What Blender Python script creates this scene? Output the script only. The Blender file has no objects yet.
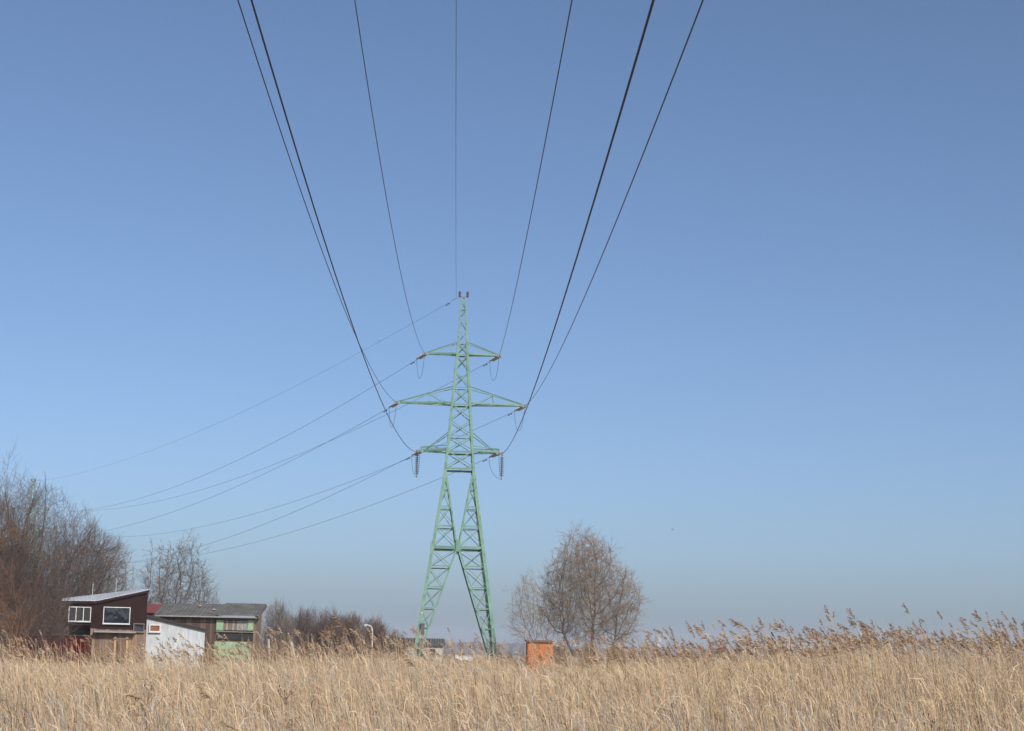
import bpy, math, random
import numpy as np
from mathutils import Vector, Matrix

random.seed(7)
S = bpy.context.scene
COL = S.collection
R = math.radians

# ------------------------------------------------------------------ camera
F = 1750.0
EYE = 2.0
PITCH = math.atan((653 - 365.5) / F)
ROLL = R(1.2)
fw = np.array([0, math.cos(PITCH), math.sin(PITCH)])
r0 = np.array([1.0, 0, 0])
u0 = np.array([0, -math.sin(PITCH), math.cos(PITCH)])
rt = r0 * math.cos(ROLL) + u0 * math.sin(ROLL)
up = u0 * math.cos(ROLL) - r0 * math.sin(ROLL)


def ray(px, py):
    return fw + (px - 512) / F * rt - (py - 365.5) / F * up


def at(px, py, Y):
    d = ray(px, py)
    return Vector((d[0] * Y / d[1], Y, EYE + d[2] * Y / d[1]))


cam = bpy.data.cameras.new('camera')
camo = bpy.data.objects.new('camera', cam)
COL.objects.link(camo)
cam.sensor_width = 36
cam.lens = 36 * F / 1024
cam.clip_start = 0.1
cam.clip_end = 20000
camo.matrix_world = Matrix(((rt[0], up[0], -fw[0], 0), (rt[1], up[1], -fw[1], 0), (rt[2], up[2], -fw[2], EYE), (0, 0, 0, 1)))
S.camera = camo

# ------------------------------------------------------------------ light
SUN_AZ, SUN_EL = 148, 35          # clockwise from the view direction (+Y)
sd = Vector((math.sin(R(SUN_AZ)) * math.cos(R(SUN_EL)), math.cos(R(SUN_AZ)) * math.cos(R(SUN_EL)), math.sin(R(SUN_EL))))
W = bpy.data.worlds.new('World')
S.world = W
W.use_nodes = True
nt = W.node_tree
bg = nt.nodes['Background']
sky = nt.nodes.new('ShaderNodeTexSky')
sky.sky_type = 'NISHITA'
sky.sun_disc = False
sky.sun_elevation = R(SUN_EL)
sky.sun_rotation = R(SUN_AZ)
sky.air_density = 0.6
sky.dust_density = 2.1
sky.ozone_density = 4.0
sky.altitude = 0
wb = nt.nodes.new('ShaderNodeMix')
wb.data_type = 'RGBA'
wb.blend_type = 'MULTIPLY'
wb.inputs[0].default_value = 1
wb.inputs[7].default_value = (1.0, 1.0, 0.955, 1)      # white balance of the sky light
nt.links.new(sky.outputs[0], wb.inputs[6])
nt.links.new(wb.outputs[2], bg.inputs[0])
bg.inputs[1].default_value = 0.136
sl = bpy.data.lights.new('sun', 'SUN')
sl.energy = 4.5
sl.angle = R(0.53)
sl.color = (1.0, 0.95, 0.87)
so = bpy.data.objects.new('sun', sl)
COL.objects.link(so)
so.rotation_euler = sd.to_track_quat('Z', 'Y').to_euler()
S.view_settings.view_transform = 'Standard'
S.view_settings.look = 'None'
S.view_settings.exposure = 0.18
S.view_settings.gamma = 1
S.view_settings.use_curve_mapping = False
S.cycles.max_bounces = 6
S.cycles.diffuse_bounces = 3
S.cycles.volume_bounces = 0


# ------------------------------------------------------------------ materials
def mat(name, col, rough=0.8, var=0.25, scale=3.0, metal=0.0, stretch=(1, 1, 1), trans=0.0, col2=None, bump=0.0, spec=None):
    m = bpy.data.materials.new(name)
    m.use_nodes = True
    n = m.node_tree
    p = n.nodes['Principled BSDF']
    p.inputs['Roughness'].default_value = rough
    p.inputs['Metallic'].default_value = metal
    if spec is not None:
        p.inputs['Specular IOR Level'].default_value = spec
    tc = n.nodes.new('ShaderNodeTexCoord')
    mp = n.nodes.new('ShaderNodeMapping')
    mp.inputs['Scale'].default_value = stretch
    no = n.nodes.new('ShaderNodeTexNoise')
    no.inputs['Scale'].default_value = scale
    no.inputs['Detail'].default_value = 5
    no.inputs['Roughness'].default_value = 0.65
    rm = n.nodes.new('ShaderNodeValToRGB')
    c = np.array(col)
    lo = np.clip(c * (1 - var), 0, 1)
    hi = np.clip(c * (1 + var), 0, 1) if col2 is None else np.array(col2)
    rm.color_ramp.elements[0].position = 0.3
    rm.color_ramp.elements[1].position = 0.7
    rm.color_ramp.elements[0].color = (*lo, 1)
    rm.color_ramp.elements[1].color = (*hi, 1)
    n.links.new(tc.outputs['Object'], mp.inputs[0])
    n.links.new(mp.outputs[0], no.inputs['Vector'])
    n.links.new(no.outputs['Fac'], rm.inputs[0])
    n.links.new(rm.outputs[0], p.inputs['Base Color'])
    if bump:
        b = n.nodes.new('ShaderNodeBump')
        b.inputs['Strength'].default_value = bump
        b.inputs['Distance'].default_value = 0.05
        n.links.new(no.outputs['Fac'], b.inputs['Height'])
        n.links.new(b.outputs[0], p.inputs['Normal'])
    if trans:
        tr = n.nodes.new('ShaderNodeBsdfTranslucent')
        mx = n.nodes.new('ShaderNodeMixShader')
        mx.inputs[0].default_value = trans
        n.links.new(rm.outputs[0], tr.inputs[0])
        n.links.new(p.outputs[0], mx.inputs[1])
        n.links.new(tr.outputs[0], mx.inputs[2])
        n.links.new(mx.outputs[0], n.nodes['Material Output'].inputs[0])
    return m


M = {}
M['green_steel'] = mat('green_steel', (0.082, 0.18, 0.128), 0.6, 0.2, 1.6, col2=(0.128, 0.25, 0.18))
M['porcelain'] = mat('glass_insulator', (0.36, 0.40, 0.39), 0.25, 0.1, 8)
M['dark_insulator'] = mat('dark_insulator', (0.12, 0.115, 0.11), 0.3, 0.2, 8)
M['steel'] = mat('galvanised_steel', (0.16, 0.165, 0.17), 0.5, 0.2, 6, metal=0.3)
M['steel_pale'] = mat('zinc_pipe', (0.3, 0.305, 0.31), 0.5, 0.2, 6)
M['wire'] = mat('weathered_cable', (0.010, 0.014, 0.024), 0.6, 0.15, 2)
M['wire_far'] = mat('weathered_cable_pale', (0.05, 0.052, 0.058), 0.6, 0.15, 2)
M['red_lamp'] = mat('red_lamp_glass', (0.13, 0.015, 0.025), 0.2, 0.1, 8)
M['dark_metal'] = mat('dark_metal', (0.035, 0.035, 0.04), 0.5, 0.3, 8)
M['box_grey'] = mat('weathered_box', (0.075, 0.07, 0.062), 0.8, 0.4, 6)
M['yellow'] = mat('yellow_plate', (0.75, 0.5, 0.06), 0.5, 0.1, 8)
M['concrete'] = mat('concrete', (0.33, 0.31, 0.28), 0.9, 0.25, 5, bump=0.3)
M['brown_siding'] = mat('brown_siding', (0.023, 0.010, 0.009), 0.85, 0.25, 5, stretch=(0.6, 0.6, 6), spec=.15)
M['plank_a'] = mat('weathered_plank', (0.205, 0.125, 0.075), 0.85, 0.4, 4, stretch=(8, 8, 0.8))
M['plank_b'] = mat('grey_plank', (0.145, 0.105, 0.08), 0.85, 0.4, 4, stretch=(8, 8, 0.8))
M['plank_c'] = mat('dark_plank', (0.11, 0.065, 0.042), 0.85, 0.4, 4, stretch=(8, 8, 0.8))
M['plank_d'] = mat('brown_plank', (0.055, 0.035, 0.028), 0.85, 0.4, 4, stretch=(8, 8, 0.8))
M['grey_board'] = mat('grey_board', (0.22, 0.215, 0.21), 0.85, 0.35, 3, stretch=(8, 8, 0.8))
M['white_paint'] = mat('white_paint', (0.46, 0.46, 0.46), 0.5, 0.16, 6)
M['white_wall'] = mat('white_wall', (0.32, 0.345, 0.365), 0.7, 0.16, 2.5, stretch=(3, 3, 0.6), col2=(0.43, 0.455, 0.475))
M['tin_roof'] = mat('tin_roof', (0.46, 0.475, 0.50), 0.45, 0.15, 2, metal=0.2)
M['black_felt'] = mat('black_felt', (0.02, 0.02, 0.022), 0.9, 0.3, 5)
M['asbestos'] = mat('grey_corrugated_roof', (0.07, 0.07, 0.07), 0.9, 0.4, 1.6, col2=(0.125, 0.12, 0.108))
M['rust_edge'] = mat('rusty_edge', (0.135, 0.085, 0.055), 0.9, 0.3, 4)
M['red_roof'] = mat('red_roof', (0.15, 0.034, 0.03), 0.7, 0.2, 3)
M['red_wall'] = mat('dark_red_wall', (0.055, 0.0045, 0.006), 0.8, 0.25, 3, spec=.1)
M['mint'] = mat('mint_green_paint', (0.19, 0.29, 0.175), 0.7, 0.2, 2.2, col2=(0.27, 0.39, 0.24))
M['orange'] = mat('orange_paint', (0.38, 0.12, 0.038), 0.75, 0.14, 1.2, stretch=(2, 2, 0.7), col2=(0.46, 0.16, 0.052))
M['pale_timber'] = mat('pale_timber', (0.40, 0.27, 0.135), 0.8, 0.2, 5, stretch=(6, 6, 1))
M['weathered_post'] = mat('weathered_post', (0.32, 0.29, 0.26), 0.85, 0.2, 5, stretch=(6, 6, 1))
M['curtain'] = mat('reddish_curtain', (0.16, 0.06, 0.035), 0.8, 0.4, 5)
M['near_black'] = mat('near_black_panel', (0.012, 0.014, 0.013), 0.8, 0.2, 4)  # for flat panels: the darkness is in the colour, nothing is recessed
M['white_sheet'] = mat('white_sheet', (0.58, 0.59, 0.61), 0.4, 0.06, 4)
M['bird'] = mat('dark_feathers', (0.03, 0.028, 0.027), 0.8, 0.3, 20)
M['bird_pale'] = mat('grey_feathers', (0.11, 0.105, 0.10), 0.8, 0.3, 20)
M['far_wood'] = mat('far_wood', (0.075, 0.06, 0.06), 0.95, 0.45, 0.05)
M['silo'] = mat('white_render', (0.30, 0.31, 0.33), 0.8, 0.1, 0.3)


def glass_mat():
    m = bpy.data.materials.new('window_glass')
    m.use_nodes = True
    p = m.node_tree.nodes['Principled BSDF']
    p.inputs['Base Color'].default_value = (0.008, 0.012, 0.02, 1)
    p.inputs['Roughness'].default_value = 0.06
    p.inputs['Specular IOR Level'].default_value = 0.5
    n = m.node_tree
    tc = n.nodes.new('ShaderNodeTexCoord')
    no = n.nodes.new('ShaderNodeTexNoise')
    no.inputs['Scale'].default_value = 1.6
    b = n.nodes.new('ShaderNodeBump')
    b.inputs['Strength'].default_value = 0.5
    b.inputs['Distance'].default_value = 0.12
    n.links.new(tc.outputs['Object'], no.inputs['Vector'])
    n.links.new(no.outputs['Fac'], b.inputs['Height'])
    n.links.new(b.outputs[0], p.inputs['Normal'])
    return m


M['glass'] = glass_mat()
M['bark_willow'] = mat('willow_bark', (0.085, 0.062, 0.045), 0.9, 0.3, 6)
M['twig_willow'] = mat('willow_twigs', (0.24, 0.172, 0.112), 0.9, 0.25, 1.2)
M['bark_dark'] = mat('dark_bark', (0.06, 0.047, 0.04), 0.9, 0.3, 6)
M['twig_brown'] = mat('brown_twigs', (0.115, 0.076, 0.056), 0.9, 0.3, 1.0)
M['twig_orange'] = mat('orange_twigs', (0.21, 0.10, 0.048), 0.9, 0.3, 1.0)
M['twig_red'] = mat('reddish_twigs', (0.10, 0.066, 0.055), 0.9, 0.3, 1.0)
M['twig_grey'] = mat('grey_twigs', (0.16, 0.13, 0.11), 0.9, 0.3, 1.0)
RS = 0.9
M['reed_a'] = mat('straw_reed', (0.61, 0.46, 0.295), 0.7, 0.18, 1.5, trans=0.25)
M['reed_b'] = mat('tan_reed', (0.53, 0.385, 0.24), 0.7, 0.2, 1.5, trans=0.25)
M['reed_c'] = mat('grey_reed', (0.49, 0.42, 0.345), 0.7, 0.2, 1.5, trans=0.25)
M['reed_d'] = mat('brown_reed', (0.22, 0.14, 0.08), 0.8, 0.25, 1.5, trans=0.2)
M['plume'] = mat('reed_plume', (0.29, 0.19, 0.12), 0.9, 0.25, 3, trans=0.3)
M['plume_pale'] = mat('reed_plume_pale', (0.47, 0.35, 0.235), 0.9, 0.2, 3, trans=0.3)
M['weed'] = mat('dead_weed', (0.085, 0.05, 0.03), 0.9, 0.3, 6)


def ground_mat():
    m = bpy.data.materials.new('reed_litter_ground')
    m.use_nodes = True
    n = m.node_tree
    p = n.nodes['Principled BSDF']
    p.inputs['Roughness'].default_value = 0.95
    tc = n.nodes.new('ShaderNodeTexCoord')
    a = n.nodes.new('ShaderNodeTexNoise')
    a.inputs['Scale'].default_value = 0.02
    a.inputs['Detail'].default_value = 8
    b = n.nodes.new('ShaderNodeTexNoise')
    b.inputs['Scale'].default_value = 6
    b.inputs['Detail'].default_value = 6
    r1 = n.nodes.new('ShaderNodeValToRGB')
    r1.color_ramp.elements[0].position = 0.35
    r1.color_ramp.elements[1].position = 0.65
    r1.color_ramp.elements[0].color = (0.22, 0.165, 0.10, 1)
    r1.color_ramp.elements[1].color = (0.34, 0.26, 0.155, 1)
    r2 = n.nodes.new('ShaderNodeValToRGB')
    r2.color_ramp.elements[0].color = (0.5, 0.5, 0.5, 1)
    r2.color_ramp.elements[1].color = (1.15, 1.1, 1.0, 1)
    mx = n.nodes.new('ShaderNodeMix')
    mx.data_type = 'RGBA'
    mx.blend_type = 'MULTIPLY'
    mx.inputs[0].default_value = 1
    n.links.new(tc.outputs['Object'], a.inputs['Vector'])
    n.links.new(tc.outputs['Object'], b.inputs['Vector'])
    n.links.new(a.outputs['Fac'], r1.inputs[0])
    n.links.new(b.outputs['Fac'], r2.inputs[0])
    n.links.new(r1.outputs[0], mx.inputs[6])
    n.links.new(r2.outputs[0], mx.inputs[7])
    n.links.new(mx.outputs[2], p.inputs['Base Color'])
    return m


# ------------------------------------------------------------------ object helpers
def tag(o, label=None, cat=None, group=None, kind=None):
    if label: o['label'] = label
    if cat: o['category'] = cat
    if group: o['group'] = group
    if kind: o['kind'] = kind
    return o


def empty(name, loc, rz=0.0, label=None, cat=None, group=None):
    o = bpy.data.objects.new(name, None)
    COL.objects.link(o)
    o.location = loc
    o.rotation_euler = (0, 0, rz)
    o.empty_display_size = 0.3
    return tag(o, label, cat, group)


class MB:
    def __init__(s):
        s.v, s.f, s.m = [], [], []

    def add(s, vs, fs, mi=0):
        o = len(s.v)
        s.v += [tuple(x) for x in vs]
        s.f += [tuple(i + o for i in f) for f in fs]
        s.m += [mi] * len(fs)

    def box(s, x0, x1, y0, y1, z0, z1, mi=0):
        s.add([(x0, y0, z0), (x1, y0, z0), (x1, y1, z0), (x0, y1, z0), (x0, y0, z1), (x1, y0, z1), (x1, y1, z1), (x0, y1, z1)],
              [(0, 3, 2, 1), (4, 5, 6, 7), (0, 1, 5, 4), (1, 2, 6, 5), (2, 3, 7, 6), (3, 0, 4, 7)], mi)

    def prism(s, poly, y0, y1, mi=0):
        """poly in x,z (counter-clockwise seen from -y), extruded from y0 to y1"""
        n = len(poly)
        vs = [(x, y0, z) for x, z in poly] + [(x, y1, z) for x, z in poly]
        fs = [tuple(range(n)), tuple(range(2 * n - 1, n - 1, -1))]
        fs += [(i, i + n, (i + 1) % n + n, (i + 1) % n) for i in range(n)]
        s.add(vs, fs, mi)

    def hexa(s, b, t, mi=0):
        """four bottom corners and four top corners, in the same order"""
        s.add(list(b) + list(t), [(0, 3, 2, 1), (4, 5, 6, 7), (0, 1, 5, 4), (1, 2, 6, 5), (2, 3, 7, 6), (3, 0, 4, 7)], mi)

    def plate(s, p, q, side, w, t, mi=0):
        """flat bar from p to q, w wide along side, t thick"""
        p, q = Vector(p), Vector(q)
        d = (q - p).normalized()
        a = (side - d * side.dot(d)).normalized()
        b = d.cross(a) * (t / 2)
        a = a * w
        c = [p - b, p + a - b, p + a + b, p + b]
        e = [q - b, q + a - b, q + a + b, q + b]
        s.hexa(c, e, mi)

    def angle(s, p, q, n1, n2, w, t=0.014, mi=0):
        """L-section steel: one flange along n1, one along n2"""
        s.plate(p, q, n1, w, t, mi)
        s.plate(p, q, n2, w, t, mi)

    def tube(s, pts, rad, sides=6, mi=0, caps=True):
        pts = [Vector(p) for p in pts]
        n = len(pts)
        rs = rad if isinstance(rad, (list, tuple)) else [rad] * n
        vs = []
        for i, p in enumerate(pts):
            d = (pts[min(i + 1, n - 1)] - pts[max(i - 1, 0)]).normalized()
            a = d.cross(Vector((0, 0, 1)))
            if a.length < 0.05: a = d.cross(Vector((1, 0, 0)))
            a.normalize()
            b = d.cross(a)
            for k in range(sides):
                t = 2 * math.pi * k / sides
                vs.append(p + a * (math.cos(t) * rs[i]) + b * (math.sin(t) * rs[i]))
        fs = []
        for i in range(n - 1):
            for k in range(sides):
                k2 = (k + 1) % sides
                fs.append((i * sides + k, i * sides + k2, (i + 1) * sides + k2, (i + 1) * sides + k))
        if caps:
            fs.append(tuple(range(sides - 1, -1, -1)))
            fs.append(tuple((n - 1) * sides + k for k in range(sides)))
        s.add(vs, fs, mi)

    def lathe(s, p, q, prof, sides=10, mi=0):
        """prof: list of (t along p->q in metres, radius)"""
        p, q = Vector(p), Vector(q)
        d = (q - p).normalized()
        a = d.cross(Vector((0, 0, 1)))
        if a.length < 0.05: a = d.cross(Vector((1, 0, 0)))
        a.normalize()
        b = d.cross(a)
        vs = []
        for t, r in prof:
            for k in range(sides):
                w = 2 * math.pi * k / sides
                vs.append(p + d * t + a * (math.cos(w) * r) + b * (math.sin(w) * r))
        fs = []
        for i in range(len(prof) - 1):
            for k in range(sides):
                k2 = (k + 1) % sides
                fs.append((i * sides + k, i * sides + k2, (i + 1) * sides + k2, (i + 1) * sides + k))
        fs.append(tuple(range(sides - 1, -1, -1)))
        fs.append(tuple((len(prof) - 1) * sides + k for k in range(sides)))
        s.add(vs, fs, mi)

    def build(s, name, mats, parent=None, smooth=False):
        me = bpy.data.meshes.new(name)
        me.from_pydata(s.v, [], s.f)
        if not isinstance(mats, (list, tuple)): mats = [mats]
        for m in mats: me.materials.append(m)
        me.polygons.foreach_set('material_index', s.m)
        if smooth: me.polygons.foreach_set('use_smooth', [True] * len(s.f))
        me.update()
        o = bpy.data.objects.new(name, me)
        COL.objects.link(o)
        if parent: o.parent = parent
        return o


def np_mesh(name, V, Q, mi, mats, parent=None):
    """V (n,3) vertices, Q (m,4) quads, mi (m,) material index"""
    me = bpy.data.meshes.new(name)
    V = np.ascontiguousarray(V, dtype=np.float32)
    Q = np.ascontiguousarray(Q, dtype=np.int32)
    me.vertices.add(len(V))
    me.vertices.foreach_set('co', V.ravel())
    me.loops.add(len(Q) * 4)
    me.loops.foreach_set('vertex_index', Q.ravel())
    me.polygons.add(len(Q))
    me.polygons.foreach_set('loop_start', np.arange(0, len(Q) * 4, 4, dtype=np.int32))
    for m in mats: me.materials.append(m)
    me.polygons.foreach_set('material_index', np.ascontiguousarray(mi, dtype=np.int32))
    me.update(calc_edges=True)
    o = bpy.data.objects.new(name, me)
    COL.objects.link(o)
    if parent: o.parent = parent
    return o


def copy_tree(o, parent=None):
    c = o.copy()
    COL.objects.link(c)
    if parent: c.parent = parent
    for ch in [x for x in COL.objects if x.parent == o]:
        copy_tree(ch, c)
    return c


# ------------------------------------------------------------------ ground
def ground():
    n = 96
    R1 = 3000.0
    rad = [0] + [R1 * (i / n) ** 2.2 for i in range(1, n + 1)]
    seg = 96
    vs, fs = [(0, 0, 0)], []
    rng = np.random.default_rng(3)
    for i in range(1, n + 1):
        for k in range(seg):
            a = 2 * math.pi * k / seg
            r = rad[i]
            z = 0.05 * math.sin(r * 0.21 + 3 * a) * math.cos(7 * a) if r < 400 else 0
            vs.append((r * math.cos(a), r * math.sin(a), z))
    for k in range(seg):
        fs.append((0, 1 + k, 1 + (k + 1) % seg))
    for i in range(n - 1):
        for k in range(seg):
            a, b = 1 + i * seg + k, 1 + i * seg + (k + 1) % seg
            fs.append((a, a + seg, b + seg, b))
    m = MB()
    m.add(vs, fs)
    return tag(m.build('ground', ground_mat(), smooth=True), 'flat straw coloured marsh ground under the reeds', kind='structure')


ground()

# ------------------------------------------------------------------ reeds
rng = np.random.default_rng(11)


class Quads:
    def __init__(s):
        s.V, s.Q, s.m, s.n = [], [], [], 0

    def add(s, V, Q, m):
        s.V.append(V); s.Q.append(Q + s.n); s.m.append(m); s.n += len(V)

    def build(s, name, mats):
        return np_mesh(name, np.concatenate(s.V), np.concatenate(s.Q), np.concatenate(s.m), mats)


def ribbons(q, P, W, mi):
    """P (n,k,3) spine points, W (n,k) widths; each ribbon faces a random way"""
    n, k, _ = P.shape
    d = P[:, -1] - P[:, 0]
    a = rng.normal(size=(n, 3)); a[:, 2] *= 0.4
    s = np.cross(d, a)
    s /= np.linalg.norm(s, axis=1, keepdims=True) + 1e-9
    off = s[:, None, :] * (W[:, :, None] / 2)
    V = np.stack([P - off, P + off], axis=2).reshape(n * k * 2, 3)
    base = (np.arange(n) * k * 2)[:, None]
    fs = []
    for i in range(k - 1):
        fs.append(base + np.array([[2 * i, 2 * i + 1, 2 * i + 3, 2 * i + 2]]))
    Q = np.stack(fs, axis=1).reshape(-1, 4)
    q.add(V, Q, np.repeat(mi, k - 1))


def tubes3(q, P, Rr, mi, sides=3):
    n, k, _ = P.shape
    ang = rng.uniform(0, 6.28, (n, 1, 1)) + np.arange(sides)[None, None, :] * 2 * np.pi / sides
    ox = np.cos(ang) * Rr[:, :, None]
    oy = np.sin(ang) * Rr[:, :, None]
    V = P[:, :, None, :] + np.stack([ox, oy, np.zeros_like(ox)], axis=-1)
    V = V.reshape(n * k * sides, 3)
    base = (np.arange(n) * k * sides)[:, None]
    fs = []
    for i in range(k - 1):
        for j in range(sides):
            j2 = (j + 1) % sides
            fs.append(base + np.array([[i * sides + j, i * sides + j2, (i + 1) * sides + j2, (i + 1) * sides + j]]))
    Q = np.stack(fs, axis=1).reshape(-1, 4)
    q.add(V, Q, np.repeat(mi, (k - 1) * sides))


def smooth_noise(x, y, s, seed):
    g = np.random.default_rng(seed)
    out = np.zeros_like(x)
    for i in range(6):
        a = g.uniform(0, 6.28); f = s * g.uniform(0.5, 1.8); ph = g.uniform(0, 6.28)
        out += np.sin((x * np.cos(a) + y * np.sin(a)) * f + ph)
    return out / 6 * 1.6


# how far the reed canopy stands below (+) or above (-) eye level, by azimuth (tangent of the angle)
AZ_X = np.array([-0.45, -0.29, -0.235, -0.178, -0.12, -0.064, -0.007, 0.006, 0.016, 0.026, 0.05, 0.107, 0.165, 0.22, 0.29, 0.45])
AZ_D = np.array([16, 15, 19, 17, 11, 4, 4, 8, 19, 12, 9, 2, -8, -12, -10, -9]) / F


def canopy(x, y):
    D = np.interp(x / y, AZ_X, AZ_D)
    full = EYE - D * y
    t = np.clip((y - 13.5) / 13.0, 0, 1)
    t = t * t * (3 - 2 * t)
    return 1.22 + (full - 1.22) * t


def reed_bed():
    q = Quads()
    N = 135000
    y = 13.0 + 33.0 * rng.random(N) ** 0.85
    x = rng.uniform(-1, 1, N) * (0.335 * y + 3.5)
    back = np.interp(x / y, [-0.3, -0.05, 0.08, 0.2, 0.4], [45, 44, 42, 34, 33]) + 1.5 * smooth_noise(x, y * 0, .9, 15)
    dens = 0.72 + 0.45 * smooth_noise(x, y, 1.3, 5)
    keep = (y < back + rng.normal(0, 0.8, N)) & (rng.random(N) < dens)
    x, y, back = x[keep], y[keep], back[keep]
    n = len(x)
    can = canopy(x, y)
    rag = np.clip((y - 20) / 10, 0, 1)
    can = can + rag * (0.09 * smooth_noise(x, y * .6, 1.5, 61) + 0.06 * smooth_noise(x, y, 4.0, 62))
    patch = smooth_noise(x, y, 0.7, 8)
    h = can * (1.0 - 0.13 * np.abs(rng.normal(size=n)) + 0.03 * patch)
    right = np.clip((x / y - 0.03) / 0.12, 0, 1)
    edge = np.clip(1 - (back - y) / 9.0, 0, 1)
    tall = rng.random(n) < (0.0006 + (0.21 + 0.17 * right) * edge ** 1.3 * np.clip(1 + 1.2 * patch, 0.15, 2.3))
    mid = rng.random(n) < 0.42 * edge
    h = np.where(mid, can + rng.uniform(-.15, .06, n) + rng.exponential(.13 + .05 * (1 - right), n), h)
    h = np.where(tall, can + rng.uniform(-0.22, 0.12, n) + rng.exponential(0.15 + .05 * (1 - right), n), h)
    h = np.clip(h, 0.5, np.maximum(can + .55, .6))
    # lean with the wind, to -x
    ln = (0.09 + 0.05 * rng.normal(size=n) + 0.09 * tall) * h
    ly = 0.05 * rng.normal(size=n) * h
    broken = rng.random(n) < 0.02
    ln = np.where(broken, rng.normal(0, 0.5, n) * h, ln)
    t = np.array([0, 0.45, 0.8, 1.0])
    P = np.zeros((n, 4, 3))
    P[:, :, 0] = x[:, None] - ln[:, None] * t ** 2
    P[:, :, 1] = y[:, None] + ly[:, None] * t ** 1.5
    P[:, :, 2] = h[:, None] * t * (1 - 0.08 * t * np.abs(ln / h)[:, None])
    rad = np.array([0.0042, 0.0038, 0.003, 0.0018])[None, :] * rng.uniform(0.75, 1.2, n)[:, None]
    u = rng.random(n)
    front = np.clip((22 - y) / 8, 0, 1)
    pc = np.clip(0.16 + 0.42 * front + 0.16 * smooth_noise(x, y, 0.45, 44), 0.03, 0.8)
    mi = np.where(u < pc, 2, np.where(u < pc + 0.09 + 0.05 * front, 3, np.where(u < pc + 0.09 + 0.28, 1, 0)))
    tubes3(q, P, rad, mi)
    # leaves
    for rep in range(3):
        sel = np.flatnonzero(rng.random(n) < 0.55)
        m = len(sel)
        tt = rng.uniform(0.35, 0.95, m)
        b = np.stack([x[sel] - ln[sel] * tt ** 2, y[sel] + ly[sel] * tt ** 1.5, h[sel] * tt], axis=1)
        L = rng.uniform(0.15, 0.36, m)
        az = np.where(rng.random(m) < 0.7, rng.normal(np.pi, 0.7, m), rng.uniform(0, 6.28, m))
        el = rng.uniform(0.85, 1.5, m)
        hd = np.stack([np.cos(az), np.sin(az), np.zeros(m)], axis=1)
        p1 = b + hd * (np.cos(el) * L * 0.55)[:, None] + np.array([0, 0, 1]) * (np.sin(el) * L * 0.55)[:, None]
        e2 = el - rng.uniform(0.1, 1.2, m)
        p2 = p1 + hd * (np.cos(e2) * L * 0.45)[:, None] + np.array([0, 0, 1]) * (np.sin(e2) * L * 0.45)[:, None]
        Pl = np.stack([b, p1, p2], axis=1)
        Wl = np.array([0.007, 0.008, 0.002])[None, :] * rng.uniform(0.6, 1.2, m)[:, None]
        ribbons(q, Pl, Wl, mi[sel])
    # plumes
    sel = np.flatnonzero(tall & (rng.random(n) < 0.93))
    m = len(sel)
    tip = P[sel, 3]
    Lp = rng.uniform(0.09, 0.27, m)
    tl = rng.normal(0.75, 0.28, m)                     # tilt of the plume from upright, towards -x
    ty = rng.normal(0, 0.35, m)
    ax = np.stack([-np.sin(tl), ty * .5, np.cos(tl)], axis=1)
    pm = np.where(rng.random(m) < 0.62 + .2 * right[sel], 4, 5)
    K = 26
    for k in range(K):
        s = k / (K - 1.0)
        b = tip + ax * (Lp * s * .85)[:, None]
        v = rng.normal(size=(m, 3))
        v -= ax * (v * ax).sum(1, keepdims=True)
        v /= np.linalg.norm(v, axis=1, keepdims=True)
        v[:, 2] -= 0.35
        ll = Lp * (0.46 - 0.26 * s) * rng.uniform(0.6, 1.2, m)
        d1 = ax * .8 + v * rng.uniform(.15, .7, m)[:, None]
        d2 = d1 + np.array([-.25, 0, -.45])
        p1 = b + d1 * (ll * .5)[:, None]
        p2 = p1 + d2 * (ll * .5)[:, None]
        ribbons(q, np.stack([b, p1, p2], axis=1), np.array([0.006, 0.013, 0.003])[None, :] * rng.uniform(0.7, 1.2, (m, 1)), pm)
    o = q.build('reed_bed', [M['reed_a'], M['reed_b'], M['reed_c'], M['reed_d'], M['plume'], M['plume_pale']])
    tag(o, 'tall dry straw coloured reeds with drooping brown plumes', kind='stuff')


def meadow():
    q = Quads()
    N = 52000
    y = 36 + 164 * rng.random(N) ** 1.3
    x = rng.uniform(-1, 1, N) * (0.335 * y + 4)
    n = N
    h = rng.uniform(0.35, 0.85, n) + 0.15 * smooth_noise(x, y, 0.25, 21)
    h = np.clip(h, 0.2, 1.1)
    ln = rng.normal(0.12, 0.15, n) * h
    P = np.zeros((n, 3, 3))
    t = np.array([0, 0.6, 1.0])
    P[:, :, 0] = x[:, None] - ln[:, None] * t ** 2
    P[:, :, 1] = y[:, None]
    P[:, :, 2] = h[:, None] * t - 0.05
    Wd = np.array([0.02, 0.018, 0.003])[None, :] * (0.5 + y / 60)[:, None]
    u = rng.random(n)
    mi = np.where(u < 0.4, 0, np.where(u < 0.75, 1, np.where(u < 0.92, 2, 3)))
    ribbons(q, P, Wd, mi)
    o = q.build('meadow_grass', [M['reed_a'], M['reed_b'], M['reed_c'], M['reed_d']])
    tag(o, 'dry pale grass growing between the reeds and the huts', kind='stuff')


reed_bed()
meadow()

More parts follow.
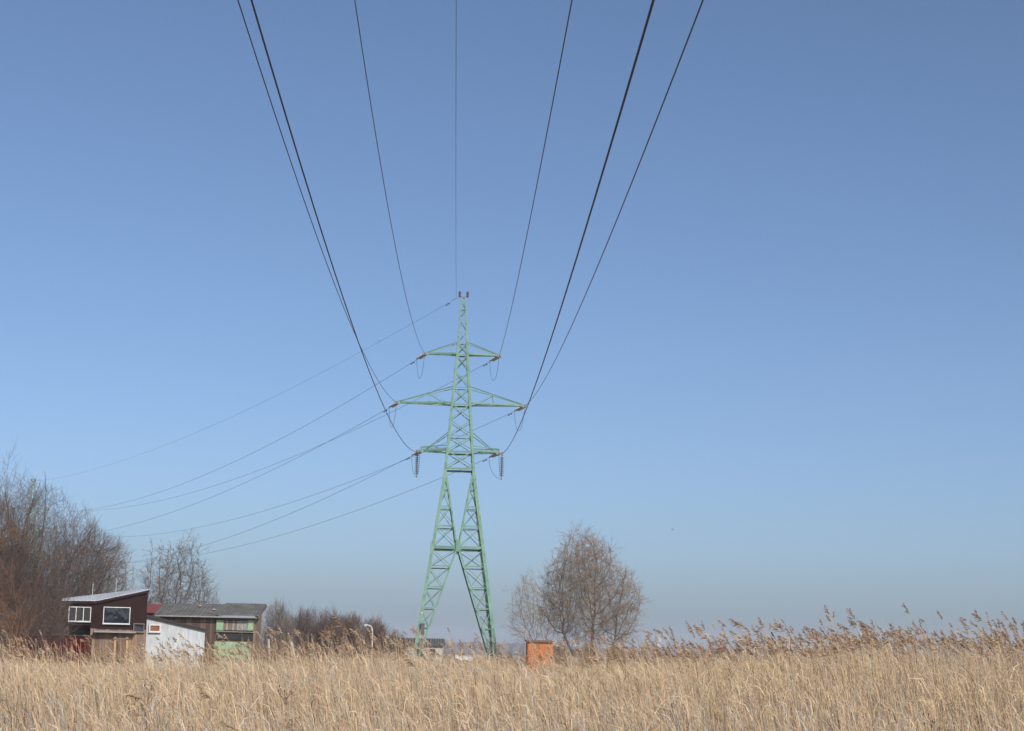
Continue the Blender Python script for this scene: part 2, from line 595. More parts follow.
# dead dark weeds standing among the reeds
for i, (px, py, Y, lean, lab) in enumerate([
        (287, 697, 19.0, 0.25, 'dark dead weed stalk with seed heads standing in the reeds before the thicket'),
        (930, 716, 17.0, -0.9, 'dark bent twig low in the reeds at the right'),
        (150, 688, 20.0, 0.9, 'thin dead stem arching over the reeds in front of the brown hut')]):
    p = at(px, py, Y)
    g = random.Random(40 + i)
    m = MB()
    base = Vector((p.x - lean * 0.3, Y, 0))
    tip = p - base
    m.tube([(0, 0, 0), tip * 0.5 + Vector((lean * 0.05, 0, 0.04)), tip], [0.007, 0.005, 0.002], 5)
    for k in range(14):
        t = g.uniform(0.55, 1.0)
        b = tip * t
        e = b + Vector((g.uniform(-0.12, 0.12), g.uniform(-0.1, 0.1), g.uniform(0.03, 0.14)))
        m.tube([b, e], [0.003, 0.0015], 4)
        m.lathe(e, e + Vector((0, 0, 0.03)), [(0, 0.002), (0.01, 0.007), (0.025, 0.006), (0.03, 0.001)], 5)
    o = m.build('dead_weed', M['weed'])
    o.location = base
    tag(o, lab, 'weed')

# ------------------------------------------------------------------ transmission tower
ZN = [0, 16.9, 18.4, 26.9, 31.5]
HN = [3.62, 1.25, 1.13, 0.50, 0.20]


def hw(z):
    return float(np.interp(z, ZN, HN))


def corner(sx, sy, z):
    return Vector((sx * hw(z), sy * hw(z), z))


FACES = [((-1, -1), (1, -1)), ((1, -1), (1, 1)), ((1, 1), (-1, 1)), ((-1, 1), (-1, -1))]
TOWER = Vector((-4.2, 145.0, 0))
T_ROT = R(3)
ARMS = {'tl': (-1, 26.6, 3.1, 27.6), 'tr': (1, 26.6, 3.1, 27.6), 'ml': (-1, 22.4, 5.3, 23.8), 'mr': (1, 22.4, 5.3, 23.8), 'll': (-1, 18.4, 3.25, 19.9), 'lr': (1, 18.4, 3.25, 19.9)}
NEAR_DIR = Vector((0.02, -1, -0.12)).normalized()   # towards the viewer's side pylon
T2 = at(33.5, 482, 320)
FAR_DIR = Vector((T2.x - TOWER.x, T2.y - TOWER.y, 0)).normalized()
FAR_DIR = (FAR_DIR + Vector((0, 0, -0.10))).normalized()
STR = 1.65


def loc_dir(d, rz):
    return Matrix.Rotation(-rz, 3, 'Z') @ d


def insulator(mb, p, d, L, n=9, r=0.10, mi=0, mk=1):
    """one string of discs from p along d"""
    p = Vector(p)
    d = d.normalized()
    prof = [(0, 0.02), (0.12, 0.02)]
    step = (L - 0.3) / n
    for i in range(n):
        a = 0.14 + i * step
        prof += [(a, 0.035), (a + step * 0.25, 0.055), (a + step * 0.55, r), (a + step * 0.7, r * 0.95), (a + step * 0.72, 0.04)]
    prof += [(L - 0.12, 0.02), (L, 0.02)]
    mb.lathe(p, p + d, prof, 9, mi)


def double_string(parent, p, d, spread, dark=False):
    m = MB()
    side = d.cross(Vector((0, 0, 1))).normalized()
    for s in (-1, 1):
        insulator(m, p + side * (s * spread) + d * 0.12, d, STR - 0.2)
    m.plate(p + d * 0.12 - side * (spread + 0.05), p + d * 0.12 + side * (spread + 0.05), Vector((0, 0, 1)), 0.08, 0.03, 1)
    e = p + d * (STR - 0.08)
    m.plate(e - side * (spread + 0.05), e + side * (spread + 0.05), Vector((0, 0, 1)), 0.08, 0.03, 1)
    m.tube([p, p + d * 0.14], 0.03, 6, 1)
    m.tube([e, p + d * (STR + 0.25)], 0.035, 6, 1)
    return m.build('insulator_string', [M['porcelain'], M['steel']], parent, smooth=False)


def jumper(parent, a, b, drop, sag_side=Vector((0, 0, 0))):
    m = MB()
    pts = []
    for i in range(15):
        t = i / 14
        k = 1 - abs(2 * t - 1) ** 2.6
        pts.append(a.lerp(b, t) + Vector((0, 0, -drop)) * k + sag_side * k)
    m.tube(pts, 0.014, 5)
    return m.build('jumper_cable', M['wire'], parent)


def make_tower(rz, near_dir, far_dir):
    """built at the origin, in the tower's own frame"""
    root = empty('transmission_tower', (0, 0, 0), 0)
    nd, fd = loc_dir(near_dir, rz), loc_dir(far_dir, rz)
    # four main legs below the waist, each with its concrete footing
    for sx in (-1, 1):
        for sy in (-1, 1):
            m = MB()
            m.angle(corner(sx, sy, 0), corner(sx, sy, 16.9), Vector((-sx, 0, 0)), Vector((0, -sy, 0)), 0.24, 0.02)
            for z in (4.0, 8.2, 12.4):     # bolted splice plates
                m.plate(corner(sx, sy, z - 0.3) + Vector((-sx * .02, sy * .018, 0)), corner(sx, sy, z + 0.3) + Vector((-sx * .02, sy * .018, 0)), Vector((-sx, 0, 0)), 0.19, 0.02)
            leg = m.build('leg', M['green_steel'], root)
            m = MB()
            c = corner(sx, sy, 0)
            m.hexa([c + Vector((a * .55, b * .55, -0.3)) for a, b in ((-1, -1), (1, -1), (1, 1), (-1, 1))], [c + Vector((a * .35, b * .35, 0.35)) for a, b in ((-1, -1), (1, -1), (1, 1), (-1, 1))])
            m.build('footing', M['concrete'], leg)
    # bracing of the four leg faces: an X whose arms meet in the middle of the face
    up_z = [16.9, 15.4, 13.8, 12.2, 10.5]
    lo_z = [10.3, 8.9, 7.2, 5.5, 3.9, 2.4]
    for (a, b) in FACES:
        m = MB()
        A, B = Vector((*a, 0)), Vector((*b, 0))
        tang = (B - A).normalized()
        nin = Vector((-(a[0] + b[0]) / 2, -(a[1] + b[1]) / 2, 0)).normalized()
        mid = lambda z: (corner(*a, z) + corner(*b, z)) / 2
        for (c, s) in ((a, 1), (b, -1)):
            T = tang * s
            ins = lambda z: corner(*c, z) + nin * 0.03
            Mz = mid(10.4) + nin * 0.03 - T * 0.12
            top = ins(16.7) + T * 0.1
            m.angle(top, Mz, T, nin, 0.12, 0.014)
            m.angle(Mz, ins(0.3) + T * 0.2, T, nin, 0.12, 0.014)
            inner_up = lambda z: top.lerp(Mz, (16.7 - z) / 6.3)
            inner_lo = lambda z: Mz.lerp(ins(0.3) + T * 0.2, (10.4 - z) / 10.1)
            for i, z in enumerate(up_z[1:-1]):
                m.angle(ins(z), inner_up(z), Vector((0, 0, -1)), nin, 0.075, 0.01)
                m.angle(ins(z - .12), inner_up(z - .12), Vector((0, 0, -1)), nin, 0.04, 0.01)
            for z1, z2 in zip(up_z[1:-1], up_z[2:]):
                m.angle(ins(z1), inner_up(max(z2, 10.6)), T, nin, 0.05, 0.01)
                m.angle(inner_up(z1) + nin * .03, ins(z2) + nin * .03, T, nin, 0.05, 0.01)
            m.angle(ins(15.4 + 1.1), inner_up(15.4), T, nin, 0.055, 0.01)
            for z in lo_z[1:]:
                m.angle(ins(z), inner_lo(z), Vector((0, 0, -1)), nin, 0.085, 0.01)
            for i, (z1, z2) in enumerate(zip(lo_z[:-1], lo_z[1:])):
                m.angle(inner_lo(z1), ins(z2), T, nin, 0.05, 0.01)
                if i < 4: m.angle(ins(z1) + nin * .03, inner_lo(z2) + nin * .03, T, nin, 0.05, 0.01)
        # the belt at the crossing and its gusset
        m.angle(corner(*a, 10.5) + nin * 0.05, corner(*b, 10.5) + nin * 0.05, Vector((0, 0, -1)), nin, 0.2, 0.016)
        g = mid(10.05) + nin * 0.02
        m.plate(g, g + Vector((0, 0, 1.0)), tang, 0.17, 0.03)
        m.plate(g, g + Vector((0, 0, 1.0)), -tang, 0.17, 0.03)
        m.build('leg_bracing', M['green_steel'], root)
    # mast
    m = MB()
    for sx in (-1, 1):
        for sy in (-1, 1):
            for z1, z2 in ((16.9, 18.4), (18.4, 26.9), (26.9, 27.6)):
                m.angle(corner(sx, sy, z1), corner(sx, sy, z2), Vector((-sx, 0, 0)), Vector((0, -sy, 0)), 0.19, 0.018)
    nodes = [27.6, 26.6, 25.2, 23.8, 22.4, 21.0, 19.7, 18.4, 17.0]
    for (a, b) in FACES:
        nin = Vector((-(a[0] + b[0]) / 2, -(a[1] + b[1]) / 2, 0)).normalized()
        tang = (Vector((*b, 0)) - Vector((*a, 0))).normalized()
        for z1, z2 in zip(nodes[:-1], nodes[1:]):
            m.angle(corner(*a, z1) + nin * .02, corner(*b, z2) + nin * .02, tang, nin, 0.07, 0.01)
            m.angle(corner(*b, z1) + nin * .05, corner(*a, z2) + nin * .05, -tang, nin, 0.07, 0.01)
        for z, w in ((27.6, .06), (26.6, .1), (23.8, .06), (22.4, .12), (19.7, .06), (18.4, .14), (17.0, .16)):
            m.angle(corner(*a, z) + nin * .035, corner(*b, z) + nin * .035, Vector((0, 0, -1)), nin, w, 0.014)
    m.build('mast', M['green_steel'], root)
    # peak
    m = MB()
    for sx in (-1, 1):
        for sy in (-1, 1):
            m.angle(corner(sx, sy, 27.6), corner(sx, sy, 31.5), Vector((-sx, 0, 0)), Vector((0, -sy, 0)), 0.13, 0.014)
    pn = [27.6, 28.7, 29.7, 30.5, 31.3]
    for fi, (a, b) in enumerate(FACES):
        nin = Vector((-(a[0] + b[0]) / 2, -(a[1] + b[1]) / 2, 0)).normalized()
        tang = (Vector((*b, 0)) - Vector((*a, 0))).normalized()
        for i, (z1, z2) in enumerate(zip(pn[:-1], pn[1:])):
            c, d = (a, b) if i % 2 else (b, a)
            m.angle(corner(*c, z1) + nin * .02, corner(*d, z2) + nin * .02, tang, nin, 0.05, 0.01)
        m.angle(corner(*a, 30.5) + nin * .03, corner(*b, 30.5) + nin * .03, Vector((0, 0, -1)), nin, .05, 0.01)
    m.box(-.22, .22, -.22, .22, 31.5, 31.56)
    m.build('peak', M['green_steel'], root)
    # two obstruction lamps on a bracket
    m = MB()
    m.box(-.42, .42, -.04, .04, 31.565, 31.625)
    br = m.build('lamp_bracket', M['dark_metal'], root)
    for s in (-1, 1):
        m = MB()
        x = s * .33
        m.lathe((x, 0, 31.63), (x, 0, 32), [(0, .10), (.18, .10), (.2, .12), (.24, .12)], 10, 0)
        m.lathe((x, 0, 31.87), (x, 0, 32), [(0, .11), (.12, .11), (.2, .06), (.22, .01)], 10, 1)
        m.build('warning_lamp', [M['dark_metal'], M['red_lamp']], root)
    # earth wire clamp
    m = MB()
    e0 = Vector((-.62, -.2, 31.45))
    m.tube([(-.18, -.2, 31.42), e0], .022, 5)
    m.tube([e0, e0 + nd * .72], .02, 5)
    m.tube([e0, e0 + fd * .92], .02, 5)
    m.build('earth_wire_clamp', M['steel'], root)
    # cross arms
    for key, (s, z, L, zt) in ARMS.items():
        m = MB()
        w = hw(z)
        tip = Vector((s * L, 0, z))
        X = Vector((s, 0, 0))
        low = key[0] == 'l'
        tw = 0.34 if low else 0.07
        f, b_ = Vector((s * w, -w, z)), Vector((s * w, w, z))
        tf, tb = tip + Vector((0, -tw, 0)), tip + Vector((0, tw, 0))
        for c, t in ((f, tf), (b_, tb)):
            m.angle(c, t, Vector((0, 0, 1)), Vector((0, -1 if c is b_ else 1, 0)), 0.14, 0.014)
        wt = hw(zt)
        st = [(Vector((s * wt, -wt, zt)), tip + Vector((-s * (.1 if not low else .45), -tw, .1))), (Vector((s * wt, wt, zt)), tip + Vector((-s * (.1 if not low else .45), tw, .1)))]
        for c, t in st:
            m.angle(c, t, Vector((0, 0, 1)), X, 0.075, 0.012)
        # plan bracing between the two bottom chords
        k = 5 if L > 4 else 3
        for i in range(k):
            p1 = f.lerp(tf, i / k); q1 = b_.lerp(tb, i / k)
            p2 = f.lerp(tf, (i + 1) / k); q2 = b_.lerp(tb, (i + 1) / k)
            m.angle(p1 if i % 2 else q1, q2 if i % 2 else p2, Vector((0, 0, 1)), X, .05, .01)
            m.angle(p2, q2, Vector((0, 0, 1)), X, .05, .01)
        if L > 4:
            for (c, t), (c2, t2) in zip(((f, tf), (b_, tb)), st):
                pt = c2.lerp(t2, .42); pb = c.lerp(t, .42)
                m.angle(pb, pt, X, Vector((0, 1, 0)), .05, .01)
                m.angle(pt, c.lerp(t, .03), X, Vector((0, 1, 0)), .05, .01)
            m.angle(st[0][0].lerp(st[0][1], .42), st[1][0].lerp(st[1][1], .42), Vector((0, 0, -1)), X, .05, .01)
        if low:
            m.box(tip.x - .06, tip.x + .06, -.42, .42, z - .16, z + .36)
            m.angle(f + Vector((0, 0, .42)), tf + Vector((-s * .06, 0, .3)), Vector((0, 0, 1)), Vector((0, 1, 0)), .07, .012)
            m.angle(b_ + Vector((0, 0, .42)), tb + Vector((-s * .06, 0, .3)), Vector((0, 0, 1)), Vector((0, -1, 0)), .07, .012)
        else:
            m.box(tip.x - .12, tip.x + .12, -.13, .13, z - .1, z + .16)
        arm = m.build('cross_arm', M['green_steel'], root)
        dn = nd.copy(); df = fd.copy()
        double_string(arm, tip, dn, .14)
        double_string(arm, tip, df, .11)
        a = tip + df * (STR + .25); b = tip + dn * (STR + .25)
        if low:
            m = MB()
            h0 = tip + Vector((s * .28, 0, .0))
            m.lathe(h0 + Vector((0, 0, .12)), h0 + Vector((0, 0, -1)), [(0, .05), (.05, .11), (.25, .11), (.3, .03)], 8, 1)
            insulator(m, h0 + Vector((0, 0, -.12)), Vector((0, 0, -1)), 1.95, 10, .19, 0)
            m.tube([h0 + Vector((0, 0, -2.05)), h0 + Vector((0, 0, -2.2))], .05, 6, 1)
            m.tube([tip + Vector((0, 0, .08)), h0 + Vector((0, 0, .05))], .05, 6, 1)
            m.build('hanging_insulator', [M['dark_insulator'], M['steel']], arm)
            e = h0 + Vector((0, 0, -2.18))
            m = MB()
            for p0, p1 in ((a, e), (e, b)):
                c1 = Vector((p0.x, p0.y, p0.z * .25 + p1.z * .75)) if p0 is a else Vector((p1.x, p1.y, p1.z * .25 + p0.z * .75))
                pts = [p0 * (1 - t) ** 2 + c1 * 2 * t * (1 - t) + p1 * t * t for t in [i / 9 for i in range(10)]]
                m.tube(pts, .014, 5)
            m.build('jumper_cable', M['wire'], arm)
        else:
            jumper(arm, a, b, 1.85, Vector((0, 0, 0)))
    # plates on one leg
    m = MB()
    c = corner(-1, -1, 3.75)
    m.box(c.x + .26, c.x + .56, c.y - .22, c.y - .015, 3.3, 4.15)
    m.box(c.x + .24, c.x + .58, c.y - .25, c.y - .012, 4.15, 4.2)
    m.build('junction_box', M['box_grey'], root)
    m = MB()
    c = corner(-1, -1, 5.1)
    m.box(c.x + .07, c.x + .17, c.y - .03, c.y - .012, 5.0, 5.1)
    m.build('number_plate', M['yellow'], root)
    return root


tower = make_tower(T_ROT, NEAR_DIR, FAR_DIR)
tower.location = TOWER
tower.rotation_euler = (0, 0, T_ROT)
tag(tower, 'green lattice pylon with six arms standing alone in the reeds', 'pylon', 'lattice pylons of the power line')
T2_ROT = R(12)
tower2 = copy_tree(tower)
tower2.location = (T2.x, T2.y, T2.z - 31.5)
tower2.rotation_euler = (0, 0, T2_ROT)
tag(tower2, 'distant green pylon mostly hidden behind the bare willow at the left', 'pylon')

# ------------------------------------------------------------------ power lines
RW = 0.0165
rot1 = Matrix.Rotation(T_ROT, 3, 'Z')
rot2 = Matrix.Rotation(T2_ROT, 3, 'Z')
NEARC = {'e': (-.10, .50e-3, .0295), 'ml': (-.116, .675e-3, .026), 'll': (-.124, .70e-3, .024), 'tl': (-.132, 1.0e-3, .022), 'tr': (-.12, .30e-3, .022), 'mr': (-.118, .40e-3, .02), 'lr': (-.118, .45e-3, .022)}
PLACE = {'e': "the pylon's peak", 'tl': "the pylon's top left arm", 'tr': "the pylon's top right arm", 'ml': "the pylon's long middle left arm", 'mr': "the pylon's long middle right arm", 'll': "the pylon's lowest left arm", 'lr': "the pylon's lowest right arm"}


def damper(parent, p, d):
    m = MB()
    m.tube([p + d * -.28 + Vector((0, 0, -.1)), p + d * .28 + Vector((0, 0, -.1))], .012, 5)
    for s in (-1, 1):
        m.lathe(p + d * (s * .28 - .08) + Vector((0, 0, -.1)), p + d + Vector((0, 0, -.1)), [(0, .03), (.03, .055), (.13, .055), (.16, .03)], 7)
    m.tube([p, p + Vector((0, 0, -.1))], .03, 5)
    return m.build('vibration_damper', M['dark_metal'], parent)


for key in ('e', 'tl', 'tr', 'ml', 'mr', 'll', 'lr'):
    if key == 'e':
        a_loc = Vector((-.62, -.2, 31.45))
    else:
        s, z, L, zt = ARMS[key]
        a_loc = Vector((s * L, 0, z))
    A = TOWER + rot1 @ a_loc
    off = .7 if key == 'e' else STR + .2
    thin = .62 if key == 'e' else 1.0
    # near span, over the viewer's head
    P0 = A + NEAR_DIR * off
    b, c, mm = NEARC[key]
    m = MB()
    pts = [Vector((0, 0, 0))]
    n = 60
    for i in range(1, n + 1):
        sv = 190.0 * i / n
        pts.append(Vector((mm * sv, -sv, b * sv + c * sv * sv)))
    m.tube(pts, RW * thin * (1.15 if key[0] == 'l' else 1.0), 6)
    o = m.build('power_line', M['wire'])
    o.location = P0
    tag(o, f'dark power line passing overhead from {PLACE[key]}', 'power line', 'power lines passing overhead')
    # far span, to the second pylon
    B0 = Vector((T2.x, T2.y, T2.z - 31.5)) + rot2 @ a_loc
    Pf = A + FAR_DIR * (.9 if key == 'e' else STR + .2)
    D = B0 - Pf
    sag = {'e': 2.9, 'tl': 5.0, 'tr': 4.2, 'ml': 4.7, 'mr': 4.3, 'll': 5.2, 'lr': 4.4}[key]
    m = MB()
    pts = [D * (i / 40) + Vector((0, 0, -4 * sag * (i / 40) * (1 - i / 40))) for i in range(41)]
    m.tube(pts, RW * (.55 if key == 'e' else .85), 6)
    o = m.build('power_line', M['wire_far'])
    o.location = Pf
    tag(o, f'thin power line sagging away behind the huts from {PLACE[key]}', 'power line', 'power lines running to the distant pylon')
    if 1:
        dd = (pts[1] - pts[0]).normalized()
        damper(o, dd * 0.9, dd)


# ------------------------------------------------------------------ bare trees
def seg_mesh(name, segs, mats, parent=None, sides=4):
    """segs: (p, q, r0, r1, mat index) as tapered tubes"""
    if not segs: return None
    P = np.array([list(s[0]) + list(s[1]) for s in segs])
    A, B = P[:, :3], P[:, 3:]
    r = np.array([[s[2], s[3]] for s in segs])
    mi = np.array([s[4] for s in segs])
    d = B - A
    d /= np.linalg.norm(d, axis=1, keepdims=True) + 1e-9
    ref = np.where(np.abs(d[:, 2:3]) > 0.9, np.array([[1.0, 0, 0]]), np.array([[0, 0, 1.0]]))
    a = np.cross(d, ref); a /= np.linalg.norm(a, axis=1, keepdims=True)
    b = np.cross(d, a)
    th = np.arange(sides) * 2 * np.pi / sides
    ring = a[:, None, :] * np.cos(th)[None, :, None] + b[:, None, :] * np.sin(th)[None, :, None]
    V = np.stack([A[:, None, :] + ring * r[:, 0, None, None], B[:, None, :] + ring * r[:, 1, None, None]], axis=1).reshape(-1, 3)
    base = (np.arange(len(segs)) * 2 * sides)[:, None]
    Q = np.stack([base + np.array([[j, (j + 1) % sides, sides + (j + 1) % sides, sides + j]]) for j in range(sides)], axis=1).reshape(-1, 4)
    return np_mesh(name, V, Q, np.repeat(mi, sides), mats, parent)


def ell(cx, cy, cz, rx, ry, rz, bumps=0.18, seed=0, zmin=-1):
    g = random.Random(seed)
    ks = [(g.uniform(1, 4), g.uniform(0, 6.28), g.uniform(1, 4), g.uniform(0, 6.28)) for _ in range(4)]

    def f(p):
        x, y, z = (p.x - cx) / rx, (p.y - cy) / ry, (p.z - cz) / rz
        a = math.atan2(x, z); b = math.atan2(y, x)
        r = 1 + bumps * sum(math.sin(k[0] * a * 1.5 + k[1]) * math.cos(k[2] * b + k[3]) for k in ks) / 2
        return x * x + y * y + z * z < r * r and p.z > zmin
    return f


def anyof(*fs):
    return lambda p: any(f(p) for f in fs)


COUNTS = []
from mathutils import kdtree


def colonise(seed, trunks, env, box, n_att, step, kill, infl, tw_len, tw_n, r_tip=.012, up=.12, expo=2.2, sub=3, tw_r=.007, spread=.9, droop=0.0, iters=90):
    """limbs that grow towards points scattered through the crown, then sprays of fine twigs on the thin ends"""
    g = random.Random(seed)
    att = []
    while len(att) < n_att:
        p = Vector((g.uniform(*box[0]), g.uniform(*box[1]), g.uniform(*box[2])))
        if env(p): att.append(p)
    nodes, par, root_of = [], [], []
    for ti, (base, d, L) in enumerate(trunks):
        d = Vector(d).normalized(); p = Vector(base); prev = -1
        k = max(2, int(L / step))
        for i in range(k + 1):
            nodes.append(p.copy()); par.append(prev); root_of.append(ti); prev = len(nodes) - 1
            d = (d + Vector((g.gauss(0, .07), g.gauss(0, .07), 0))).normalized()
            p = p + d * step
    for it in range(iters):
        kd = kdtree.KDTree(len(nodes))
        for i, p in enumerate(nodes): kd.insert(p, i)
        kd.balance()
        acc = {}
        keep = []
        for a in att:
            co, i, dist = kd.find(a)
            if dist < kill: continue
            keep.append(a)
            if dist < infl:
                acc.setdefault(i, Vector((0, 0, 0)))
                acc[i] += (a - co).normalized()
        att = keep
        if not acc: break
        for i, v in acc.items():
            old = (nodes[i] - nodes[par[i]]).normalized() if par[i] >= 0 else Vector((0, 0, 1))
            d = (v.normalized() + old * .4 + Vector((g.gauss(0, .2), g.gauss(0, .2), g.gauss(0, .2) + up * .5))).normalized()
            nodes.append(nodes[i] + d * step); par.append(i); root_of.append(root_of[i])
        if not att: break
    n = len(nodes)
    kids = [0] * n
    w = [0.0] * n
    for i in range(n - 1, -1, -1):
        if kids[i] == 0: w[i] = r_tip ** expo
        if par[i] >= 0:
            w[par[i]] += w[i]; kids[par[i]] += 1
    rad = [x ** (1 / expo) for x in w]
    wood, twig = [[] for _ in trunks], []
    for i in range(n):
        if par[i] >= 0:
            p, q = nodes[par[i]], nodes[i]
            wood[root_of[i]].append((p, q + (q - p) * .04, min(rad[par[i]], rad[i] * 1.35), rad[i], 0))
        if rad[i] < r_tip * 3.4 and par[i] >= 0:
            d0 = (nodes[i] - nodes[par[i]]).normalized()
            cnt = int(tw_n) + (g.random() < tw_n % 1) + (1 if kids[i] == 0 else 0)
            for _ in range(cnt):
                d = (d0 + Vector((g.gauss(0, 1), g.gauss(0, 1), g.gauss(0, 1))) * spread * .55 + Vector((0, 0, up))).normalized()
                L = tw_len * g.uniform(.55, 1.25)
                p = nodes[par[i]].lerp(nodes[i], g.random()); r = tw_r * 1.25
                for k in range(3):
                    q = p + d * (L / 3)
                    twig.append((p, q, r, r * .8, 0)); r *= .8
                    for _ in range(sub if k else 1):
                        if g.random() < .75:
                            e = (d + Vector((g.gauss(0, 1), g.gauss(0, 1), g.gauss(0, 1))) * .42).normalized()
                            l2 = L * g.uniform(.22, .5)
                            b0 = p.lerp(q, g.random())
                            m0 = b0 + e * l2 * .5
                            e2 = (e + Vector((g.gauss(0, .2), g.gauss(0, .2), g.gauss(0, .2) - droop))).normalized()
                            twig.append((b0, m0, tw_r * .8, tw_r * .7, 0)); twig.append((m0, m0 + e2 * l2 * .5, tw_r * .7, tw_r * .4, 0))
                    p = q
                    d = (d + Vector((g.gauss(0, .14), g.gauss(0, .14), g.gauss(0, .14) + up * .3 - droop))).normalized()
    return wood, twig


def col_tree(name, label, cat, base, mw, mt, group=None, **kw):
    wood, twig = colonise(**kw)
    root = empty(name, base, 0, label, cat, group)
    for w_ in wood: seg_mesh('trunk', w_, [mw], root, 5)
    seg_mesh('crown', twig, [mt], root, 3)
    COUNTS.append((len(wood), len(twig)))
    return root


def bnd(*es):
    """bounding box of (cx, cy, cz, rx, ry, rz) lobes"""
    return [(min(e[i] - e[i + 3] * 1.25 for e in es), max(e[i] + e[i + 3] * 1.25 for e in es)) for i in range(3)]


def willow():
    Y = 135.0
    sc = Y / F
    base = at(583, 656, Y); base.z = 0
    L = lambda px, py: at(px, py, Y) - base
    c1 = L(583, 587); c2 = L(614, 606); c3 = L(560, 600)
    es = [(c1.x, 0, c1.z, 36 * sc, 34 * sc, 54 * sc), (c2.x, 0, c2.z, 27 * sc, 27 * sc, 40 * sc), (c3.x, 0, c3.z, 20 * sc, 22 * sc, 36 * sc)]
    env = anyof(*[ell(*e, .15, i + 1) for i, e in enumerate(es)])
    col_tree('willow_tree', 'round bare willow with several trunks right of the pylon', 'tree', base, M['bark_willow'], M['twig_willow'],
             seed=5, env=env, box=bnd(*es), n_att=5200, step=.26, kill=.42, infl=2.4, tw_len=.9, tw_n=2.2, r_tip=.0105, tw_r=.0062, up=.0, spread=1.7, droop=.03, sub=4, expo=2.15,
             trunks=[((-.35, 0, 0), (-.16, .05, 1), 4.0), ((.05, .2, 0), (.26, -.05, 1), 4.4), ((-.5, -.2, 0), (-.55, .1, 1), 3.2), ((L(607, 650).x, .4, 0), (.12, .1, 1), 3.4)])


def bush2():
    Y = 150.0
    sc = Y / F
    base = at(538, 656, Y); base.z = 0
    c = at(529, 612, Y) - base
    c2 = at(545, 622, Y) - base
    es = [(c.x, 0, c.z, 19 * sc, 18 * sc, 36 * sc), (c2.x, 0, c2.z, 15 * sc, 15 * sc, 30 * sc)]
    env = anyof(*[ell(*e, .14, i + 3) for i, e in enumerate(es)])
    col_tree('willow_shrub', 'pale feathery bare shrub between the pylon and the round willow', 'shrub', base, M['twig_grey'], M['twig_willow'],
             seed=9, env=env, box=bnd(*es), n_att=1500, step=.28, kill=.48, infl=2.6, tw_len=1.0, tw_n=1.5, r_tip=.0095, tw_r=.0055, up=.12, spread=1.1, sub=4,
             trunks=[((0, 0, 0), (-.25, 0, 1), 2), ((.1, .2, 0), (-.02, .1, 1), 2), ((-.2, .1, 0), (-.45, -.1, 1), 1.6), ((.3, 0, 0), (.15, 0, 1), 1.6)])


willow()
bush2()


def fan(seed, env, stems, lv):
    """long straight wands fanning from the base, each feathered with finer ones"""
    g = random.Random(seed)
    wood, twig = [], []

    def wand(p, d, L, r, lev):
        c = lv[lev]
        n = c['n']
        for i in range(n):
            d = (d + Vector((g.gauss(0, c['wig']), g.gauss(0, c['wig']), g.gauss(0, c['wig']) + c['up']))).normalized()
            q = p + d * (L / n)
            if not env(q) and (lev > 0 or q.z > 1.5):
                q = p + d * (L / n) * g.random()
                (twig if lev >= 1 else wood).append((p, q, r, r * .4, 0))
                return
            r2 = max(r * (1 - 1.3 / n), .0042)
            (twig if lev >= 1 else wood).append((p, q + (q - p) * .03, r, r2, 0))
            if lev + 1 < len(lv) and (i + 1) / n > c['start']:
                k = c['kids']
                for _ in range(int(k) + (g.random() < k % 1)):
                    ax = d.cross(Vector((g.gauss(0, 1), g.gauss(0, 1), g.gauss(0, 1)))).normalized()
                    a = g.uniform(*c['ang'])
                    wand(p.lerp(q, g.random()), (d * math.cos(a) + ax * math.sin(a)).normalized(), g.uniform(*c['len']), max(r2 * c.get('r', .5), .0045), lev + 1)
            p, r = q, r2
    for b, d, L, r in stems:
        wand(Vector(b), Vector(d).normalized(), L, r, 0)
    return wood, twig


def fan_tree(name, label, cat, base, mw, mt, seed, env, stems, lv, group=None):
    wood, twig = fan(seed, env, stems, lv)
    root = empty(name, base, 0, label, cat, group)
    seg_mesh('trunk', wood, [mw], root, 4)
    seg_mesh('crown', twig, [mt], root, 3)
    COUNTS.append((len(wood), len(twig)))
    return root


def left_willow():
    Y = 93.0
    sc = Y / F
    base = at(24, 650, Y); base.z = 0
    def E(px, py, rx, rz):
        c = at(px, py, Y) - base
        return (c.x, 0, c.z, rx * sc, min(rx, 60) * sc, rz * sc)
    es = [E(18, 575, 66, 92), E(72, 585, 58, 62), E(12, 508, 27, 66), E(45, 540, 38, 54), E(98, 578, 32, 46), E(72, 548, 33, 48)]
    env = anyof(*[ell(*e, .10, i + 4) for i, e in enumerate(es)])
    g = random.Random(2)
    st = []
    for i in range(52):
        a = -0.8 + 1.95 * (i + g.uniform(-.4, .4)) / 51
        st.append(((g.uniform(-1.5, 1.9), g.uniform(-1, 1), 0), (math.sin(a), g.uniform(-.45, .45), math.cos(a)), g.uniform(7.5, 11.5), g.uniform(.022, .05)))
    for k in (-.9, -.6, -.4, -.2, 0, .2):
        st.append(((k - .2, g.uniform(-.3, .3), 0), (.02 + k * .07, 0, 1), g.uniform(12.6, 13.8), .055))
    lv = [dict(n=11, wig=.07, up=.03, start=.12, kids=2.3, ang=(.3, .95), len=(1.6, 3.6), r=.42),
          dict(n=5, wig=.12, up=.04, start=.15, kids=2.0, ang=(.3, .95), len=(.8, 1.9)),
          dict(n=3, wig=.1, up=.04, start=.1, kids=1.2, ang=(.25, .8), len=(.45, 1.0)),
          dict(n=2, wig=.1, up=.02, start=1, kids=0, ang=(.2, .6), len=(.3, .8))]
    return fan_tree('willow_tree', 'big spreading bare willow with brown twigs beside the brown hut', 'tree', base, M['bark_dark'], M['twig_brown'], 13, env, st, lv)


